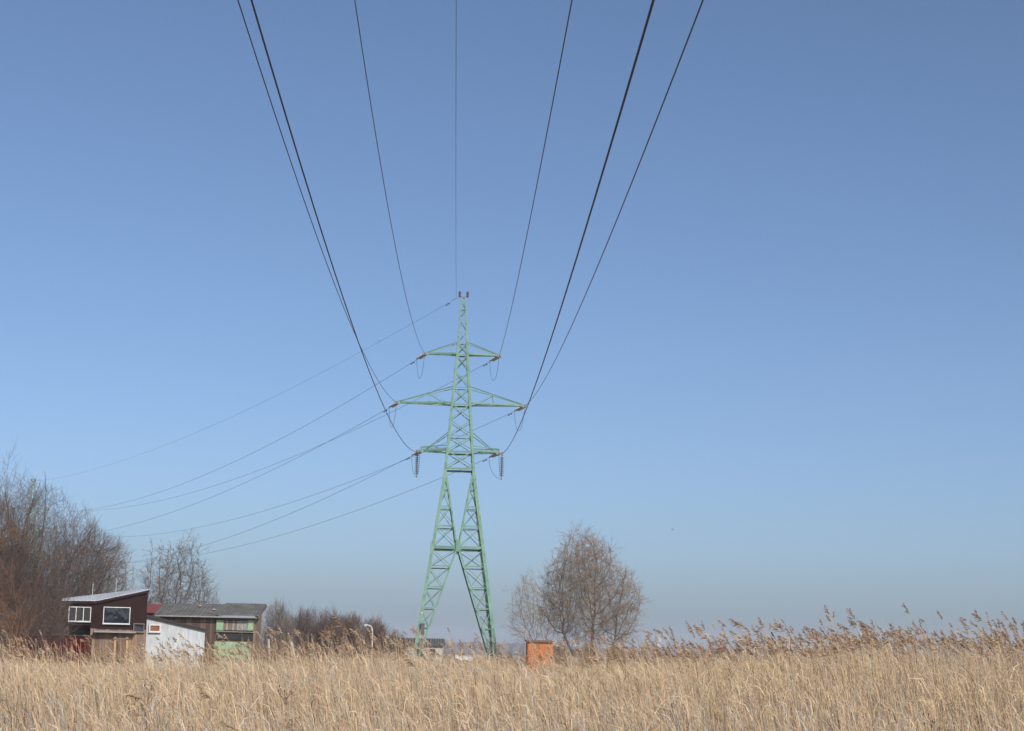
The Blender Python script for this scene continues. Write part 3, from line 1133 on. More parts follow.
def brown_shrub():
    Y = 75.0
    sc = Y / F
    base = at(32, 650, Y); base.z = 0
    c = at(38, 618, Y) - base
    env = ell(c.x, 0, c.z, 42 * sc, 30 * sc, 48 * sc, .16, 24)
    g = random.Random(28)
    st = [((g.uniform(-1.0, 1.5), g.uniform(-.6, .6), 0), (g.uniform(-.55, .6), g.uniform(-.4, .4), 1), g.uniform(3.0, 4.6), .02) for i in range(40)]
    lv = [dict(n=8, wig=.12, up=.0, start=.1, kids=2.2, ang=(.35, 1.2), len=(.7, 1.7)),
          dict(n=4, wig=.1, up=.05, start=.1, kids=1.9, ang=(.2, .8), len=(.4, 1.0)),
          dict(n=2, wig=.1, up=.02, start=1, kids=0, ang=(.2, .6), len=(.3, .6))]
    return fan_tree('bare_shrub', 'dense dark bare shrub before the red shed under the big willow', 'shrub', base, M['bark_dark'], M['twig_red'], 27, env, st, lv)


def orange_shrub():
    Y = 68.0
    sc = Y / F
    base = at(-6, 655, Y); base.z = 0
    c = at(-4, 590, Y) - base
    env = ell(c.x, 0, c.z, 46 * sc, 42 * sc, 78 * sc, .14, 14)
    g = random.Random(8)
    st = [((g.uniform(-.8, .9), g.uniform(-.6, .6), 0), (g.uniform(-.75, .75), g.uniform(-.5, .5), 1), g.uniform(4.0, 6.8), .022) for i in range(22)]
    lv = [dict(n=8, wig=.09, up=.03, start=.1, kids=2.0, ang=(.3, 1.0), len=(.9, 2.2)),
          dict(n=4, wig=.13, up=.03, start=.15, kids=1.8, ang=(.3, 1.0), len=(.5, 1.2)),
          dict(n=3, wig=.1, up=.04, start=.1, kids=.6, ang=(.25, .7), len=(.3, .7)),
          dict(n=2, wig=.1, up=.02, start=1, kids=0, ang=(.2, .6), len=(.3, .5))]
    return fan_tree('osier_shrub', 'orange twigged bare shrub at the left edge before the big willow', 'shrub', base, M['twig_orange'], M['twig_orange'], 17, env, st, lv)


left_willow()
brown_shrub()
orange_shrub()


def back_tree(px, top, w, Y, stems, seed, label, mt, mw='bark_dark', tw_n=2.3):
    sc = Y / F
    base = at(px, 650, Y); base.z = 0
    H = at(px, top, Y).z
    e = (0, 0, H * .57, w * sc, w * sc * .9, H * .42)
    env = ell(*e, .16, seed, zmin=.1)
    g = random.Random(seed)
    tr = []
    for i in range(stems):
        a = (i - (stems - 1) / 2) / max(1, stems - 1) * .8
        tr.append(((a * .6, g.uniform(-.3, .3), 0), (a * .6, g.uniform(-.2, .2), 1), H * .45))
    return col_tree('bare_tree', label, 'tree', base, M[mw], M[mt], seed=seed, env=env, box=bnd(e), n_att=int(70 * w), step=.28, kill=.45, infl=2.6, tw_len=.85, tw_n=tw_n, r_tip=.0105, tw_r=.0068, up=.04, spread=1.4, trunks=tr)


back_tree(178, 541, 27, 122, 3, 31, 'dark bare tree with forked trunks rising over the grey roof', 'twig_brown')
back_tree(151, 549, 14, 128, 2, 32, 'slim bare tree directly behind the brown hut', 'twig_brown')
back_tree(112, 548, 22, 140, 3, 33, 'faint pale bare tree behind the tin roof', 'twig_grey', 'twig_grey', 1.0)


def thicket_shrub(px, top, w, Y, k, seed, label, mt, group=None):
    sc = Y / F
    base = at(px, 650, Y); base.z = 0
    H = at(px, top, Y).z
    env = ell(0, 0, H * .45, w * sc, w * sc, H * .55, .16, seed)
    g = random.Random(seed)
    st = [((g.uniform(-.5, .5) * w * sc, g.uniform(-.5, .5) * w * sc, 0), (g.uniform(-.35, .35), g.uniform(-.3, .3), 1), H * g.uniform(.75, 1.05), .022) for _ in range(int(3.5 * k))]
    lv = [dict(n=6, wig=.06, up=.04, start=.1, kids=2.3, ang=(.2, .65), len=(H * .22, H * .45)),
          dict(n=4, wig=.09, up=.07, start=.1, kids=1.6, ang=(.2, .7), len=(H * .1, H * .25)),
          dict(n=2, wig=.1, up=.03, start=1, kids=0, ang=(.2, .6), len=(.3, .7))]
    return fan_tree('bare_shrub', label, 'shrub', base, M[mt], M[mt], seed, env, st, lv, group)


for a in [
        (207, 586, 15, 126, 9, 34, 'low reddish bare shrub behind the grey roof', 'twig_red', None),
        (277, 597, 19, 106, 14, 51, 'tall brown bare shrub next to the green hut', 'twig_grey', 1),
        (303, 609, 22, 110, 16, 52, 'grey brown bare shrub between two others in the thicket', 'twig_red', 1),
        (328, 611, 22, 104, 20, 53, 'reddish bare shrub in the middle of the thicket', 'twig_red', 1),
        (352, 613, 20, 108, 20, 54, 'dense dark bare shrub behind the bent white pipe', 'twig_brown', 1),
        (374, 617, 20, 112, 18, 55, 'dark bare shrub at the right end of the thicket', 'twig_brown', 1),
        (395, 630, 15, 116, 12, 56, 'small dark shrub by the low concrete building', 'twig_brown', 1),
        (560, 641, 12, 128, 9, 61, 'low brown shrub behind the orange cabin', 'twig_willow', 2),
        (590, 639, 14, 128, 10, 62, "low shrub under the round willow's trunks", 'twig_willow', 2),
        (616, 643, 11, 128, 9, 63, "low shrub under the right side of the round willow", 'twig_willow', 2)]:
    thicket_shrub(*a[:-1], {None: None, 1: 'shrubs of the bare thicket', 2: 'low shrubs by the willow'}[a[-1]])
print('tree segs', COUNTS)


# ------------------------------------------------------------------ huts
class Frame:
    """vertical facade through P, running along direction angle th; maps pixels to (u, z)"""
    def __init__(s, P, th):
        s.P, s.th = Vector((P.x, P.y, 0)), th
        s.t = Vector((math.cos(th), math.sin(th), 0))
        s.n = Vector((-s.t.y, s.t.x, 0))

    def uz(s, px, py, v=0.0):
        d = Vector(ray(px, py))
        O = Vector((0, 0, EYE))
        k = (s.P + s.n * v - O).dot(s.n) / d.dot(s.n)
        h = O + d * k
        return ((h - s.P).dot(s.t), h.z)


def corrugated(mb, p00, p10, p11, p01, waves, amp, along='u', mi=0, thick=0.02):
    """roof sheet over a quad p00->p10 (u) and p01->p11; ridges run along v"""
    n = waves * 6
    vs = []
    for k in range(n + 1):
        u = k / n
        a = Vector(p00).lerp(Vector(p10), u); b = Vector(p01).lerp(Vector(p11), u)
        dz = amp * math.sin(2 * math.pi * waves * u)
        for q in (a, b):
            vs.append(q + Vector((0, 0, dz)))
        for q in (a, b):
            vs.append(q + Vector((0, 0, dz - thick)))
    fs = []
    for k in range(n):
        o = 4 * k
        fs += [(o, o + 4, o + 5, o + 1), (o + 2, o + 3, o + 7, o + 6), (o, o + 2, o + 6, o + 4), (o + 1, o + 5, o + 7, o + 3)]
    fs += [(0, 1, 3, 2), (4 * n, 4 * n + 2, 4 * n + 3, 4 * n + 1)]
    mb.add(vs, fs, mi)


def planks(mb, x0, x1, z0, ztop, y, w, mats, seed, t=0.025):
    g = random.Random(seed)
    x = x0
    while x < x1 - .01:
        ww = min(w * g.uniform(.8, 1.2), x1 - x)
        zt = ztop(x + ww / 2) - g.uniform(0, .03)
        yy = y - g.uniform(0, .012)
        mb.box(x + .004, x + ww - .004, yy - t, yy, z0, zt, g.choice(mats))
        x += ww


def window(parent, x0, x1, z0, z1, y, fw_, bars=(), frame='white_paint', pane='glass', sill=True):
    """frame stands on the wall face at y (towards -y); the pane is its child"""
    m = MB()
    d = .07
    m.box(x0, x1, y - d, y, z0, z0 + fw_)
    m.box(x0, x1, y - d, y, z1 - fw_, z1)
    m.box(x0, x0 + fw_, y - d, y, z0 + fw_, z1 - fw_)
    m.box(x1 - fw_, x1, y - d, y, z0 + fw_, z1 - fw_)
    for bx in bars:
        xx = x0 + (x1 - x0) * bx
        m.box(xx - fw_ * .5, xx + fw_ * .5, y - d, y, z0 + fw_, z1 - fw_)
    if sill:
        m.box(x0 - .02, x1 + .02, y - d - .04, y, z0 - .03, z0 - .002)
    f = m.build('window', M[frame], parent)
    m = MB()
    m.box(x0 + fw_ * .9, x1 - fw_ * .9, y - .03, y - .004, z0 + fw_ * .9, z1 - fw_ * .9)
    m.build('pane', M[pane], f)
    return f


def brown_hut():
    A = at(96.5, 600, 85)
    th = R(13)
    fr = Frame(A, th)
    root = empty('wooden_hut', (A.x, A.y, 0), th, 'dark brown hut on plank base with a big white framed window and sloping tin roof', 'hut', 'small huts beyond the reeds')
    D = 3.4
    uL, zL = fr.uz(66.5, 601.2)
    zA = fr.uz(96.5, 601.8)[1]
    uB, zB = fr.uz(148, 590.3)
    zs = fr.uz(120, 629)[1]                   # where the siding ends and the planks begin
    zb = fr.uz(80, 625)[1]                    # underside of the overhanging left bay
    u90 = fr.uz(90, 640)[0]
    g = random.Random(1)
    top = lambda u: zL + (zA - zL) * (u - uL) / (0 - uL) if u < 0 else zA + (zB - zA) * u / uB
    # upper storey: solid body with boards standing proud on the front
    m = MB()
    m.prism([(uL, zb), (u90, zb), (u90, zs), (uB, zs), (uB, zB), (0, zA), (uL, zL)], 0, D)
    z = zb
    while z < zB - .05:
        x0 = uL if z + .13 < min(zL, zA) else uB * max(0.0, z + .13 - zA) / (zB - zA)
        if z < zs: x1 = u90
        else: x1 = uB
        if x0 < x1 - .1:
            m.box(x0 + .003, x1 - .003, -.02 - g.uniform(0, .008), -.001, z + .004, z + .126)
        z += .132
    m.build('upper_wall', M['brown_siding'], root)
    # lower storey of planks
    m = MB()
    m.box(u90 + .05, uB - .03, .03, D - .1, -.1, zs - .004, 3)
    planks(m, u90, uB, -.1, lambda x: zs - .004 if x > fr.uz(131, 629)[0] or x < .2 else zs - .03, -.03, .15, [0, 0, 1, 1, 2, 0], 4)
    m.build('lower_wall', [M['plank_a'], M['plank_b'], M['plank_c'], M['plank_d']], root)
    m = MB()
    m.box(uL + .1, u90 - .01, 1.0, 1.1, -.1, zb - .003)
    m.build('dark_gap_panel', M['plank_d'], root)  # added dark panel standing in for the dark brush under the bay
    m = MB()
    m.box(uL + .08, uL + .2, .1, .22, -.1, zb)
    m.build('post', M['plank_d'], root)
    # folded tin roof draining to the front
    m = MB()
    bl, br_ = fr.uz(62, 598.3, D + .1), fr.uz(146, 588.6, D + .1)
    f0 = fr.uz(62, 600.2, -.15); f1 = (0, zA + .06); f2 = (uB + .07, zB + .05)
    t = .02
    bm = (bl[0] + (br_[0] - bl[0]) * .42, bl[1] + (br_[1] - bl[1]) * .42)
    for (p, q, p2, q2, w) in ((f0, f1, bl, bm, 9), (f1, f2, bm, br_, 14)):
        corrugated(m, (p[0], -.15, p[1]), (q[0], -.15, q[1]), (q2[0], D + .1, q2[1]), (p2[0], D + .1, p2[1]), w, .005)
    roof = m.build('roof', M['tin_roof'], root)
    m = MB()
    for (p, q) in ((f0, f1), (f1, f2)):
        m.hexa([(p[0], -.145, p[1] - .15), (q[0], -.145, q[1] - .15), (q[0], -.10, q[1] - .15), (p[0], -.10, p[1] - .15)], [(p[0], -.145, p[1] - .04), (q[0], -.145, q[1] - .04), (q[0], -.10, q[1] - .04), (p[0], -.10, p[1] - .04)])
    m.build('barge_board', M['brown_siding'], roof)
    for (px, py1, v) in ((116.5, 580, 2.2), (93, 585, 2.6)):
        u, z1 = fr.uz(px, py1, v)
        z0 = top(u) - .1
        m = MB()
        m.tube([(u, v, z0), (u, v, z1)], .018, 8)
        m.lathe((u, v, z1), (u, v, z1 + 1), [(0, .02), (.02, .034), (.05, .03), (.07, .01)], 8)
        m.build('flue_pipe', M['steel_pale'], roof)
    # windows
    x0, z1 = fr.uz(103.7, 606.7); x1, z0 = fr.uz(129.7, 624.2)
    window(root, x0, x1, z0, z1, -.03, .036)
    x0, z1 = fr.uz(133.5, 623.3); x1, z0 = fr.uz(144, 632.3)
    window(root, x0, x1, z0, z1, -.07, .04, frame='plank_b', pane='glass')
    x0, z1 = fr.uz(69, 606.5); x1, z0 = fr.uz(90.5, 621.8)
    window(root, x0, x1, z0, z1, -.03, .036, bars=(.335, .665), pane='near_black')
    # grey door canopy on the planks
    x0, za = fr.uz(94, 631.2, -.35); x1, _ = fr.uz(136, 631, -.35)
    m = MB()
    m.hexa([(x0, -.5, za - .05), (x1, -.5, za - .05), (x1, -.07, za - .01), (x0, -.07, za - .01)], [(x0, -.5, za), (x1, -.5, za), (x1, -.07, za + .04), (x0, -.07, za + .04)])
    m.build('canopy', M['grey_board'], root)
    x0, _ = fr.uz(118, 640); x1, _ = fr.uz(126, 640)
    m = MB()
    m.box(x0, x1, -.10, -.072, 0, za - .3)
    m.build('door', M['plank_c'], root)


def white_shed():
    Y = 88.0
    A = at(147, 617, Y)
    th = R(12.5)
    fr = Frame(A, th)
    root = empty('white_shed', (A.x, A.y, 0), th, 'pale grey white shed with a sloping black roof beside the brown hut', 'shed', 'small huts beyond the reeds')
    u1, z1 = fr.uz(205, 630.5)
    z0 = A.z
    D = 2.6
    m = MB()
    # vertical sheets with ribs
    m.prism([(0, -.1), (u1, -.1), (u1, z1), (0, z0)], 0, D)
    k = 20
    for i in range(k):
        x = u1 * (i + .5) / k
        m.box(x - .012, x + .012, -.009, -.001, -.1, z0 + (z1 - z0) * x / u1 - .03)
    m.build('wall', M['white_wall'], root)
    m = MB()
    m.hexa([(-.05, -.15, z0 + .005), (u1 + .06, -.15, z1 - .02), (u1 + .06, D + .1, z1 - .02), (-.05, D + .1, z0 + .005)], [(-.05, -.15, z0 + .12), (u1 + .06, -.15, z1 + .07), (u1 + .06, D + .1, z1 + .07), (-.05, D + .1, z0 + .12)])
    m.build('roof', M['black_felt'], root)
    x0, zt = fr.uz(149.3, 624.2); x1, zb = fr.uz(160.5, 632.3)
    window(root, x0, x1, zb, zt, -.018, .06, pane='curtain')
    x0, zt = fr.uz(163, 640); x1, _ = fr.uz(178, 640)
    m = MB()
    m.box(x0, x1, -.05, -.018, 0, zt)
    d = m.build('door', M['white_wall'], root)
    m = MB()
    m.box(x0 + .06, x0 + .09, -.1, -.052, zt - 1.0, zt - .85)
    m.build('handle', M['dark_metal'], d)


def green_hut():
    Y = 92.0
    A = at(185, 615, Y)
    th = R(2)
    fr = Frame(A, th)
    root = empty('garden_hut', (A.x, A.y, 0), th, 'weathered hut with mint green door and shutters under a grey corrugated roof', 'hut', 'small huts beyond the reeds')
    u1, ze = fr.uz(255, 615)
    ul, _ = fr.uz(160, 613)
    ze -= .02
    D = 3.2
    _, zr = fr.uz(262, 604.6, D)
    m = MB()
    # body: back and sides, dark boards
    m.prism([(ul, -.1), (u1, -.1), (u1, ze - .1), (ul, ze - .1)], .06, D - .1, 1)
    xa = fr.uz(216, 620)[0]
    planks(m, ul, xa, -.1, lambda x: ze - .12, .055, .14, [0, 1], 3)
    # right gable end, weathered boards following the roof slope
    n = 16
    g = random.Random(5)
    for i in range(n):
        y0 = .06 + (D - .2) * i / n; y1 = .06 + (D - .2) * (i + 1) / n
        m.box(u1 + .001, u1 + .03 + g.uniform(0, .01), y0 + .004, y1 - .004, -.1, ze - .08 + (zr - ze) * (i + .5) / n, g.choice([2, 2, 3, 1]))
    m.build('wall', [M['plank_d'], M['plank_c'], M['plank_b'], M['grey_board']], root)
    # roof: two sheets side by side rising to the back
    m = MB()
    xm = fr.uz(219, 612)[0]
    o = .28
    z_ = lambda v: ze + (zr - ze) * v / D
    corrugated(m, (ul - .3, -o, z_(-o) - .02), (xm, -o, z_(-o) - .02), (xm, D, zr - .02), (ul - .3, D, zr - .02), 16, .012)
    xr = fr.uz(259.5, 612)[0]
    corrugated(m, (xm - .06, -o - .1, z_(-o) + .035), (xr, -o - .1, z_(-o) + .035), (xr + .02, D, zr + .045), (xm - .06, D, zr + .045), 13, .012)
    roof = m.build('roof', M['asbestos'], root)
    m = MB()
    m.hexa([(xr - .03, -o - .1, z_(-o) - .14), (xr + .03, -o - .1, z_(-o) - .14), (xr + .05, D, zr - .14), (xr - .02, D, zr - .14)], [(xr - .03, -o - .1, z_(-o) - .0), (xr + .03, -o - .1, z_(-o) - .0), (xr + .05, D, zr + .0), (xr - .02, D, zr + .0)])
    m.build('barge_board', M['rust_edge'], roof)
    m = MB()
    m.box(ul - .2, xr - .1, -o - .07, -o - .02, z_(-o) - .10, z_(-o) - .045)
    m.build('gutter', M['grey_board'], roof)
    m = MB()
    for (px, py, v) in ((200, 607, 2.2), (214, 609.5, 1.2)):
        u, z = fr.uz(px, py, v)
        m = MB()
        m.prism([(u - .09, z_(v) + .02), (u + .11, z_(v) + .03), (u + .06, z_(v) + .075), (u - .05, z_(v) + .06)], v - .1, v + .16)
        m.build('roof_patch', M['pale_timber'], roof)
    # upper window band: mint shutters either side of grey boards
    def rect(px0, py0, px1, py1):
        x0, z1 = fr.uz(px0, py0); x1, z0 = fr.uz(px1, py1)
        return x0, x1, z0, z1
    x0, x1, z0, z1 = rect(224, 620, 247, 630.5)
    m = MB()
    planks(m, x0, x1, z0, lambda x: z1, .03, .12, [0, 0, 1], 9)
    m.build('board_panel', [M['grey_board'], M['plank_b']], root)
    for px0, px1 in ((216.5, 223.3), (247.7, 253.5)):
        x0, x1, z0, z1 = rect(px0, 620, px1, 630.5)
        m = MB()
        m.box(x0, x1, -.03, .03, z0, z1)
        m.box(x0 + .03, x1 - .03, -.045, -.031, z0 + .05, z1 - .05)
        m.build('shutter', M['mint'], root)
    x0, x1, z0, z1 = rect(216, 631.2, 254, 632.6)
    m = MB()
    m.box(x0, x1, -.12, .03, z0, z1)
    m.build('sill', M['grey_board'], root)
    x0, x1, z0, z1 = rect(217, 633, 252, 640)
    m = MB()
    m.box(x0, x1, -.02, .03, z0, z1)
    m.build('dark_strip', M['near_black'], root)  # flat dark strip between the sill and the door
    # mint door, two leaves of vertical boards
    x0, x1, z0, z1 = rect(214.5, 641.5, 251, 660)
    m = MB()
    g = random.Random(6)
    k = 10
    for i in range(k):
        a = x0 + (x1 - x0) * i / k; b = x0 + (x1 - x0) * (i + 1) / k
        m.box(a + .003, b - .003, -.06 - g.uniform(0, .006), .0, -.05, z1)
    m.box(x0 + .02, x0 + .7, -.075, -.067, z0 + .1, z0 + .16)
    door = m.build('door', M['mint'], root)
    m = MB()
    m.box(x0 + (x1 - x0) * .6, x0 + (x1 - x0) * .6 + .04, -.12, -.068, z1 - 1.0, z1 - .8)
    m.build('handle', M['dark_metal'], door)
    # corner post, pale
    x0, _, _, _ = rect(258, 615, 259.5, 640)
    m = MB()
    m.box(u1 - .06, u1 + .05, -.03, .055, -.1, ze - .12)
    m.build('corner_post', M['plank_b'], root)


def red_roof_hut():
    Y = 99.0
    A = at(145, 613, Y)
    fr = Frame(A, 0)
    root = empty('small_hut', (A.x, A.y, 0), 0, 'hut with a red roof just showing between the brown hut and the grey roof', 'hut', 'small huts beyond the reeds')
    u1, z1 = fr.uz(168, 613)
    _, zr = fr.uz(155, 604, 1.8)
    m = MB()
    m.box(.02, u1, 0, 2.6, -.1, z1 - .01)
    m.build('wall', M['plank_d'], root)
    m = MB()
    m.hexa([(-.1, -.15, z1 - .02), (u1 + .1, -.15, z1 - .02), (u1 + .1, 1.8, zr - .06), (-.1, 1.8, zr - .06)], [(-.1, -.15, z1 + .04), (u1 + .1, -.15, z1 + .04), (u1 + .1, 1.8, zr), (-.1, 1.8, zr)])
    m.hexa([(-.1, 1.802, zr - .06), (u1 + .1, 1.802, zr - .06), (u1 + .1, 2.8, z1 + .1), (-.1, 2.8, z1 + .1)], [(-.1, 1.802, zr), (u1 + .1, 1.802, zr), (u1 + .1, 2.8, z1 + .16), (-.1, 2.8, z1 + .16)])
    m.build('roof', M['red_roof'], root)


def red_shed():
    Y = 83.0
    A = at(20, 640, Y)
    fr = Frame(A, R(4))
    root = empty('red_shed', (A.x, A.y, 0), R(4), 'dark red low shed under the bare willow beside the brown hut', 'shed', 'small huts beyond the reeds')
    u1, z1 = fr.uz(86, 636.5)
    z0 = fr.uz(20, 633.5)[1]
    m = MB()
    m.box(0, u1, 0, 1.9, -.1, z1)
    for i in range(18):
        x = u1 * (i + .5) / 18
        m.box(x - .012, x + .012, -.014, -.001, -.1, z1 - .02)
    m.build('wall', M['red_wall'], root)
    m = MB()
    m.hexa([(-.04, -.06, z1 + .002), (u1 + .04, -.06, z1 + .002), (u1 + .04, 2.0, z1 + .04), (-.04, 2.0, z1 + .04)], [(-.04, -.06, z1 + .03), (u1 + .04, -.06, z1 + .03), (u1 + .04, 2.0, z1 + .07), (-.04, 2.0, z1 + .07)])
    m.build('roof', M['black_felt'], root)


brown_hut()
white_shed()
green_hut()
red_roof_hut()
red_shed()


# orange cabin
def orange_cabin():
    Y = 62.0
    A = at(527.8, 642, Y)
    th = R(3)
    fr = Frame(A, th)
    root = empty('orange_cabin', (A.x, A.y, 0), th, 'narrow orange cabin standing in the reeds before the round willow', 'cabin')
    u1, z1 = fr.uz(552.5, 642.5)
    m = MB()
    m.box(0, u1, 0, .95, -.05, z1)
    for i in range(9):
        x = u1 * (i + .5) / 9
        m.box(x - .02, x + .02, -.014, -.001, 0, z1 - .03)
    for i in range(8):
        y = .95 * (i + .5) / 8
        m.box(u1 + .001, u1 + .014, y - .02, y + .02, 0, z1 - .03)
    m.build('wall', M['orange'], root)
    m = MB()
    m.hexa([(-.05, -.08, z1 + .002), (u1 + .05, -.08, z1 + .002), (u1 + .05, 1.0, z1 + .03), (-.05, 1.0, z1 + .03)], [(-.05, -.08, z1 + .05), (u1 + .05, -.08, z1 + .05), (u1 + .05, 1.0, z1 + .08), (-.05, 1.0, z1 + .08)])
    m.build('roof', M['rust_edge'], root)
    m = MB()
    m.box(u1 * .42, u1 * .95, -.035, -.016, .1, z1 - .25)
    d = m.build('door', M['orange'], root)
    m = MB()
    m.box(u1 * .47, u1 * .5, -.08, -.037, 1.0, 1.15)
    m.build('handle', M['dark_metal'], d)


orange_cabin()


# low concrete building behind the pylon
def low_building():
    Y = 165.0
    A = at(389, 645.5, Y)
    fr = Frame(A, R(3))
    root = empty('low_building', (A.x, A.y, 0), R(3), "low pale building with a dark flat roof behind the pylon's left foot", 'building')
    u1, z1 = fr.uz(443, 646.5)
    uh, _ = fr.uz(398, 645)
    m = MB()
    m.box(0, u1, 0, 4, -.1, z1)
    m.build('wall', M['concrete'], root)
    m = MB()
    corrugated(m, (uh, -.3, z1 + .12), (u1 + .2, -.3, z1 + .12), (u1 + .2, 4.2, z1 + .75), (uh, 4.2, z1 + .75), 18, .04)
    m.box(uh, u1 + .15, -.2, .0, z1 + .002, z1 + .08)
    m.build('roof', M['box_grey'], root)
    m = MB()
    m.hexa([(-.2, -.3, z1 + .05), (uh - .02, -.3, z1 + .05), (uh - .02, 4.2, z1 + .7), (-.2, 4.2, z1 + .7)], [(-.2, -.3, z1 + .16), (uh - .02, -.3, z1 + .16), (uh - .02, 4.2, z1 + .8), (-.2, 4.2, z1 + .8)])
    m.build('roof', M['asbestos'], root)
    for a, b in ((.16, .22), (.5, .62), (.75, .86)):
        m = MB()
        m.box(u1 * a, u1 * b, -.03, -.002, z1 - 1.0, z1 - .25)
        m.build('window', M['near_black'], root)


low_building()

# bent white pipe
p = at(372.5, 626, 66)
root = empty('bent_pipe', (p.x, 66, 0), 0, 'tall white pipe with its top bent over, standing before the thicket', 'pipe')
m = MB()
m.tube([(0, 0, -.1), (.02, 0, p.z * .5), (0, 0, p.z - .12), (-.05, 0, p.z - .03), (-.13, 0, p.z + .02), (-.22, 0, p.z + .03)], .026, 8)
m.lathe((-.22, 0, p.z + .03), (-1, 0, p.z - .2), [(0, .05), (.04, .06), (.1, .05)], 8)
m.build('pipe', M['white_wall'], root)
m = MB()
m.lathe((0, 0, 0), (0, 0, 1), [(0, .09), (.06, .09), (.07, .05)], 8)
m.build('base_collar', M['steel'], root)

# timber frame before the brown hut
root = None
pl, pr = at(115.5, 637, 81.5), at(127.5, 637.5, 81.5)
root = empty('timber_frame', ((pl.x + pr.x) / 2, 81.5, 0), 0, "two pale timber posts joined by a rail before the brown hut's door", 'frame')
hwid = (pr.x - pl.x) / 2
for s, zt in ((-1, pl.z), (1, pr.z)):
    m = MB()
    m.box(s * hwid - .035, s * hwid + .035, -.035, .035, -.1, zt)
    m.build('post', M['pale_timber'], root)
m = MB()
m.box(-hwid - .1, hwid + .1, -.075, -.037, pl.z - .10, pl.z - .04)
m.build('rail', M['plank_b'], root)

# leaning posts beside the green hut
for (px0, py0, px1, py1, Y, lab) in [(290.5, 640, 296, 664, 80, 'pale leaning post among the reeds before the brown shrubs'), (268.5, 640, 269.5, 662, 86, "pale upright post at the green hut's right corner")]:
    a, b = at(px0, py0, Y), at(px1, py1, Y)
    d = (a - b)
    foot = b - d * (b.z / d.z)
    m = MB()
    v = a - foot
    m.tube([(0, 0, -.05), v * .5, v], [.07, .06, .055], 8)
    m.lathe(v, v * 1.1, [(0, .055), (.03, .05), (.05, .01)], 8)
    o = m.build('leaning_post' if px0 > 280 else 'fence_post', M['weathered_post'])
    o.location = foot
    tag(o, lab, 'post')

# white sheet over a low stack, and pale blocks
p = at(463.5, 656.5, 112)
root = empty('covered_stack', (p.x, 112, 0), R(6), "low stack under a white sheet between the pylon's feet", 'stack')
m = MB()
g = random.Random(12)
for i in range(7):
    z = (p.z - .12) * i / 7
    for j in range(3):
        y = -.4 + .27 * j
        m.box(-.52 + g.uniform(-.05, .05), .52 + g.uniform(-.05, .05), y, y + .25, z + .005, z + (p.z - .12) / 7 - .005)
m.build('board_stack', M['plank_b'], root)
m = MB()
n = 8
for i in range(n):
    x0, x1 = -.58 + 1.16 * i / n, -.58 + 1.16 * (i + 1) / n
    z0, z1 = [p.z - .115 + .03 * math.sin(k * 1.7) - .05 * k / n for k in (i, i + 1)]
    m.hexa([(x0, -.5, z0 - .09), (x1, -.5, z1 - .09), (x1, .5, z1 + .03), (x0, .5, z0 + .03)], [(x0, -.5, z0 + .06), (x1, -.5, z1 + .06), (x1, .5, z1 + .17), (x0, .5, z0 + .17)])
m.build('white_sheet', M['white_sheet'], root)
for (px, py, Y, w, h, lab) in [(381, 663, 72, .26, .3, 'pale concrete block in the reeds right of the bent white pipe'), (390.5, 660, 74, .2, .35, "pale upright concrete block near the low building's left corner")]:
    p = at(px, py, Y)
    m = MB()
    a, b, c = w / 2, .14, p.z
    m.hexa([(-a * 1.05, -b * 1.1, -.1), (a * 1.08, -b, -.1), (a, b, -.1), (-a, b * 1.05, -.1)], [(-a, -b, c - .02), (a * .95, -b, c + .02), (a * .9, b, c + .01), (-a * .93, b, c)])
    m.add([(-a * .9, -b * .9, c - .019), (a * .85, -b * .9, c + .021), (a * .8, b * .9, c + .011), (0, 0, c + .05), (-a * .8, b * .9, c + .001)], [(0, 1, 3), (1, 2, 3), (2, 4, 3), (4, 0, 3)])
    o = m.build('concrete_block', M['concrete'])
    o.location = (p.x, Y, 0)
    tag(o, lab, 'block', 'concrete blocks in the reeds')


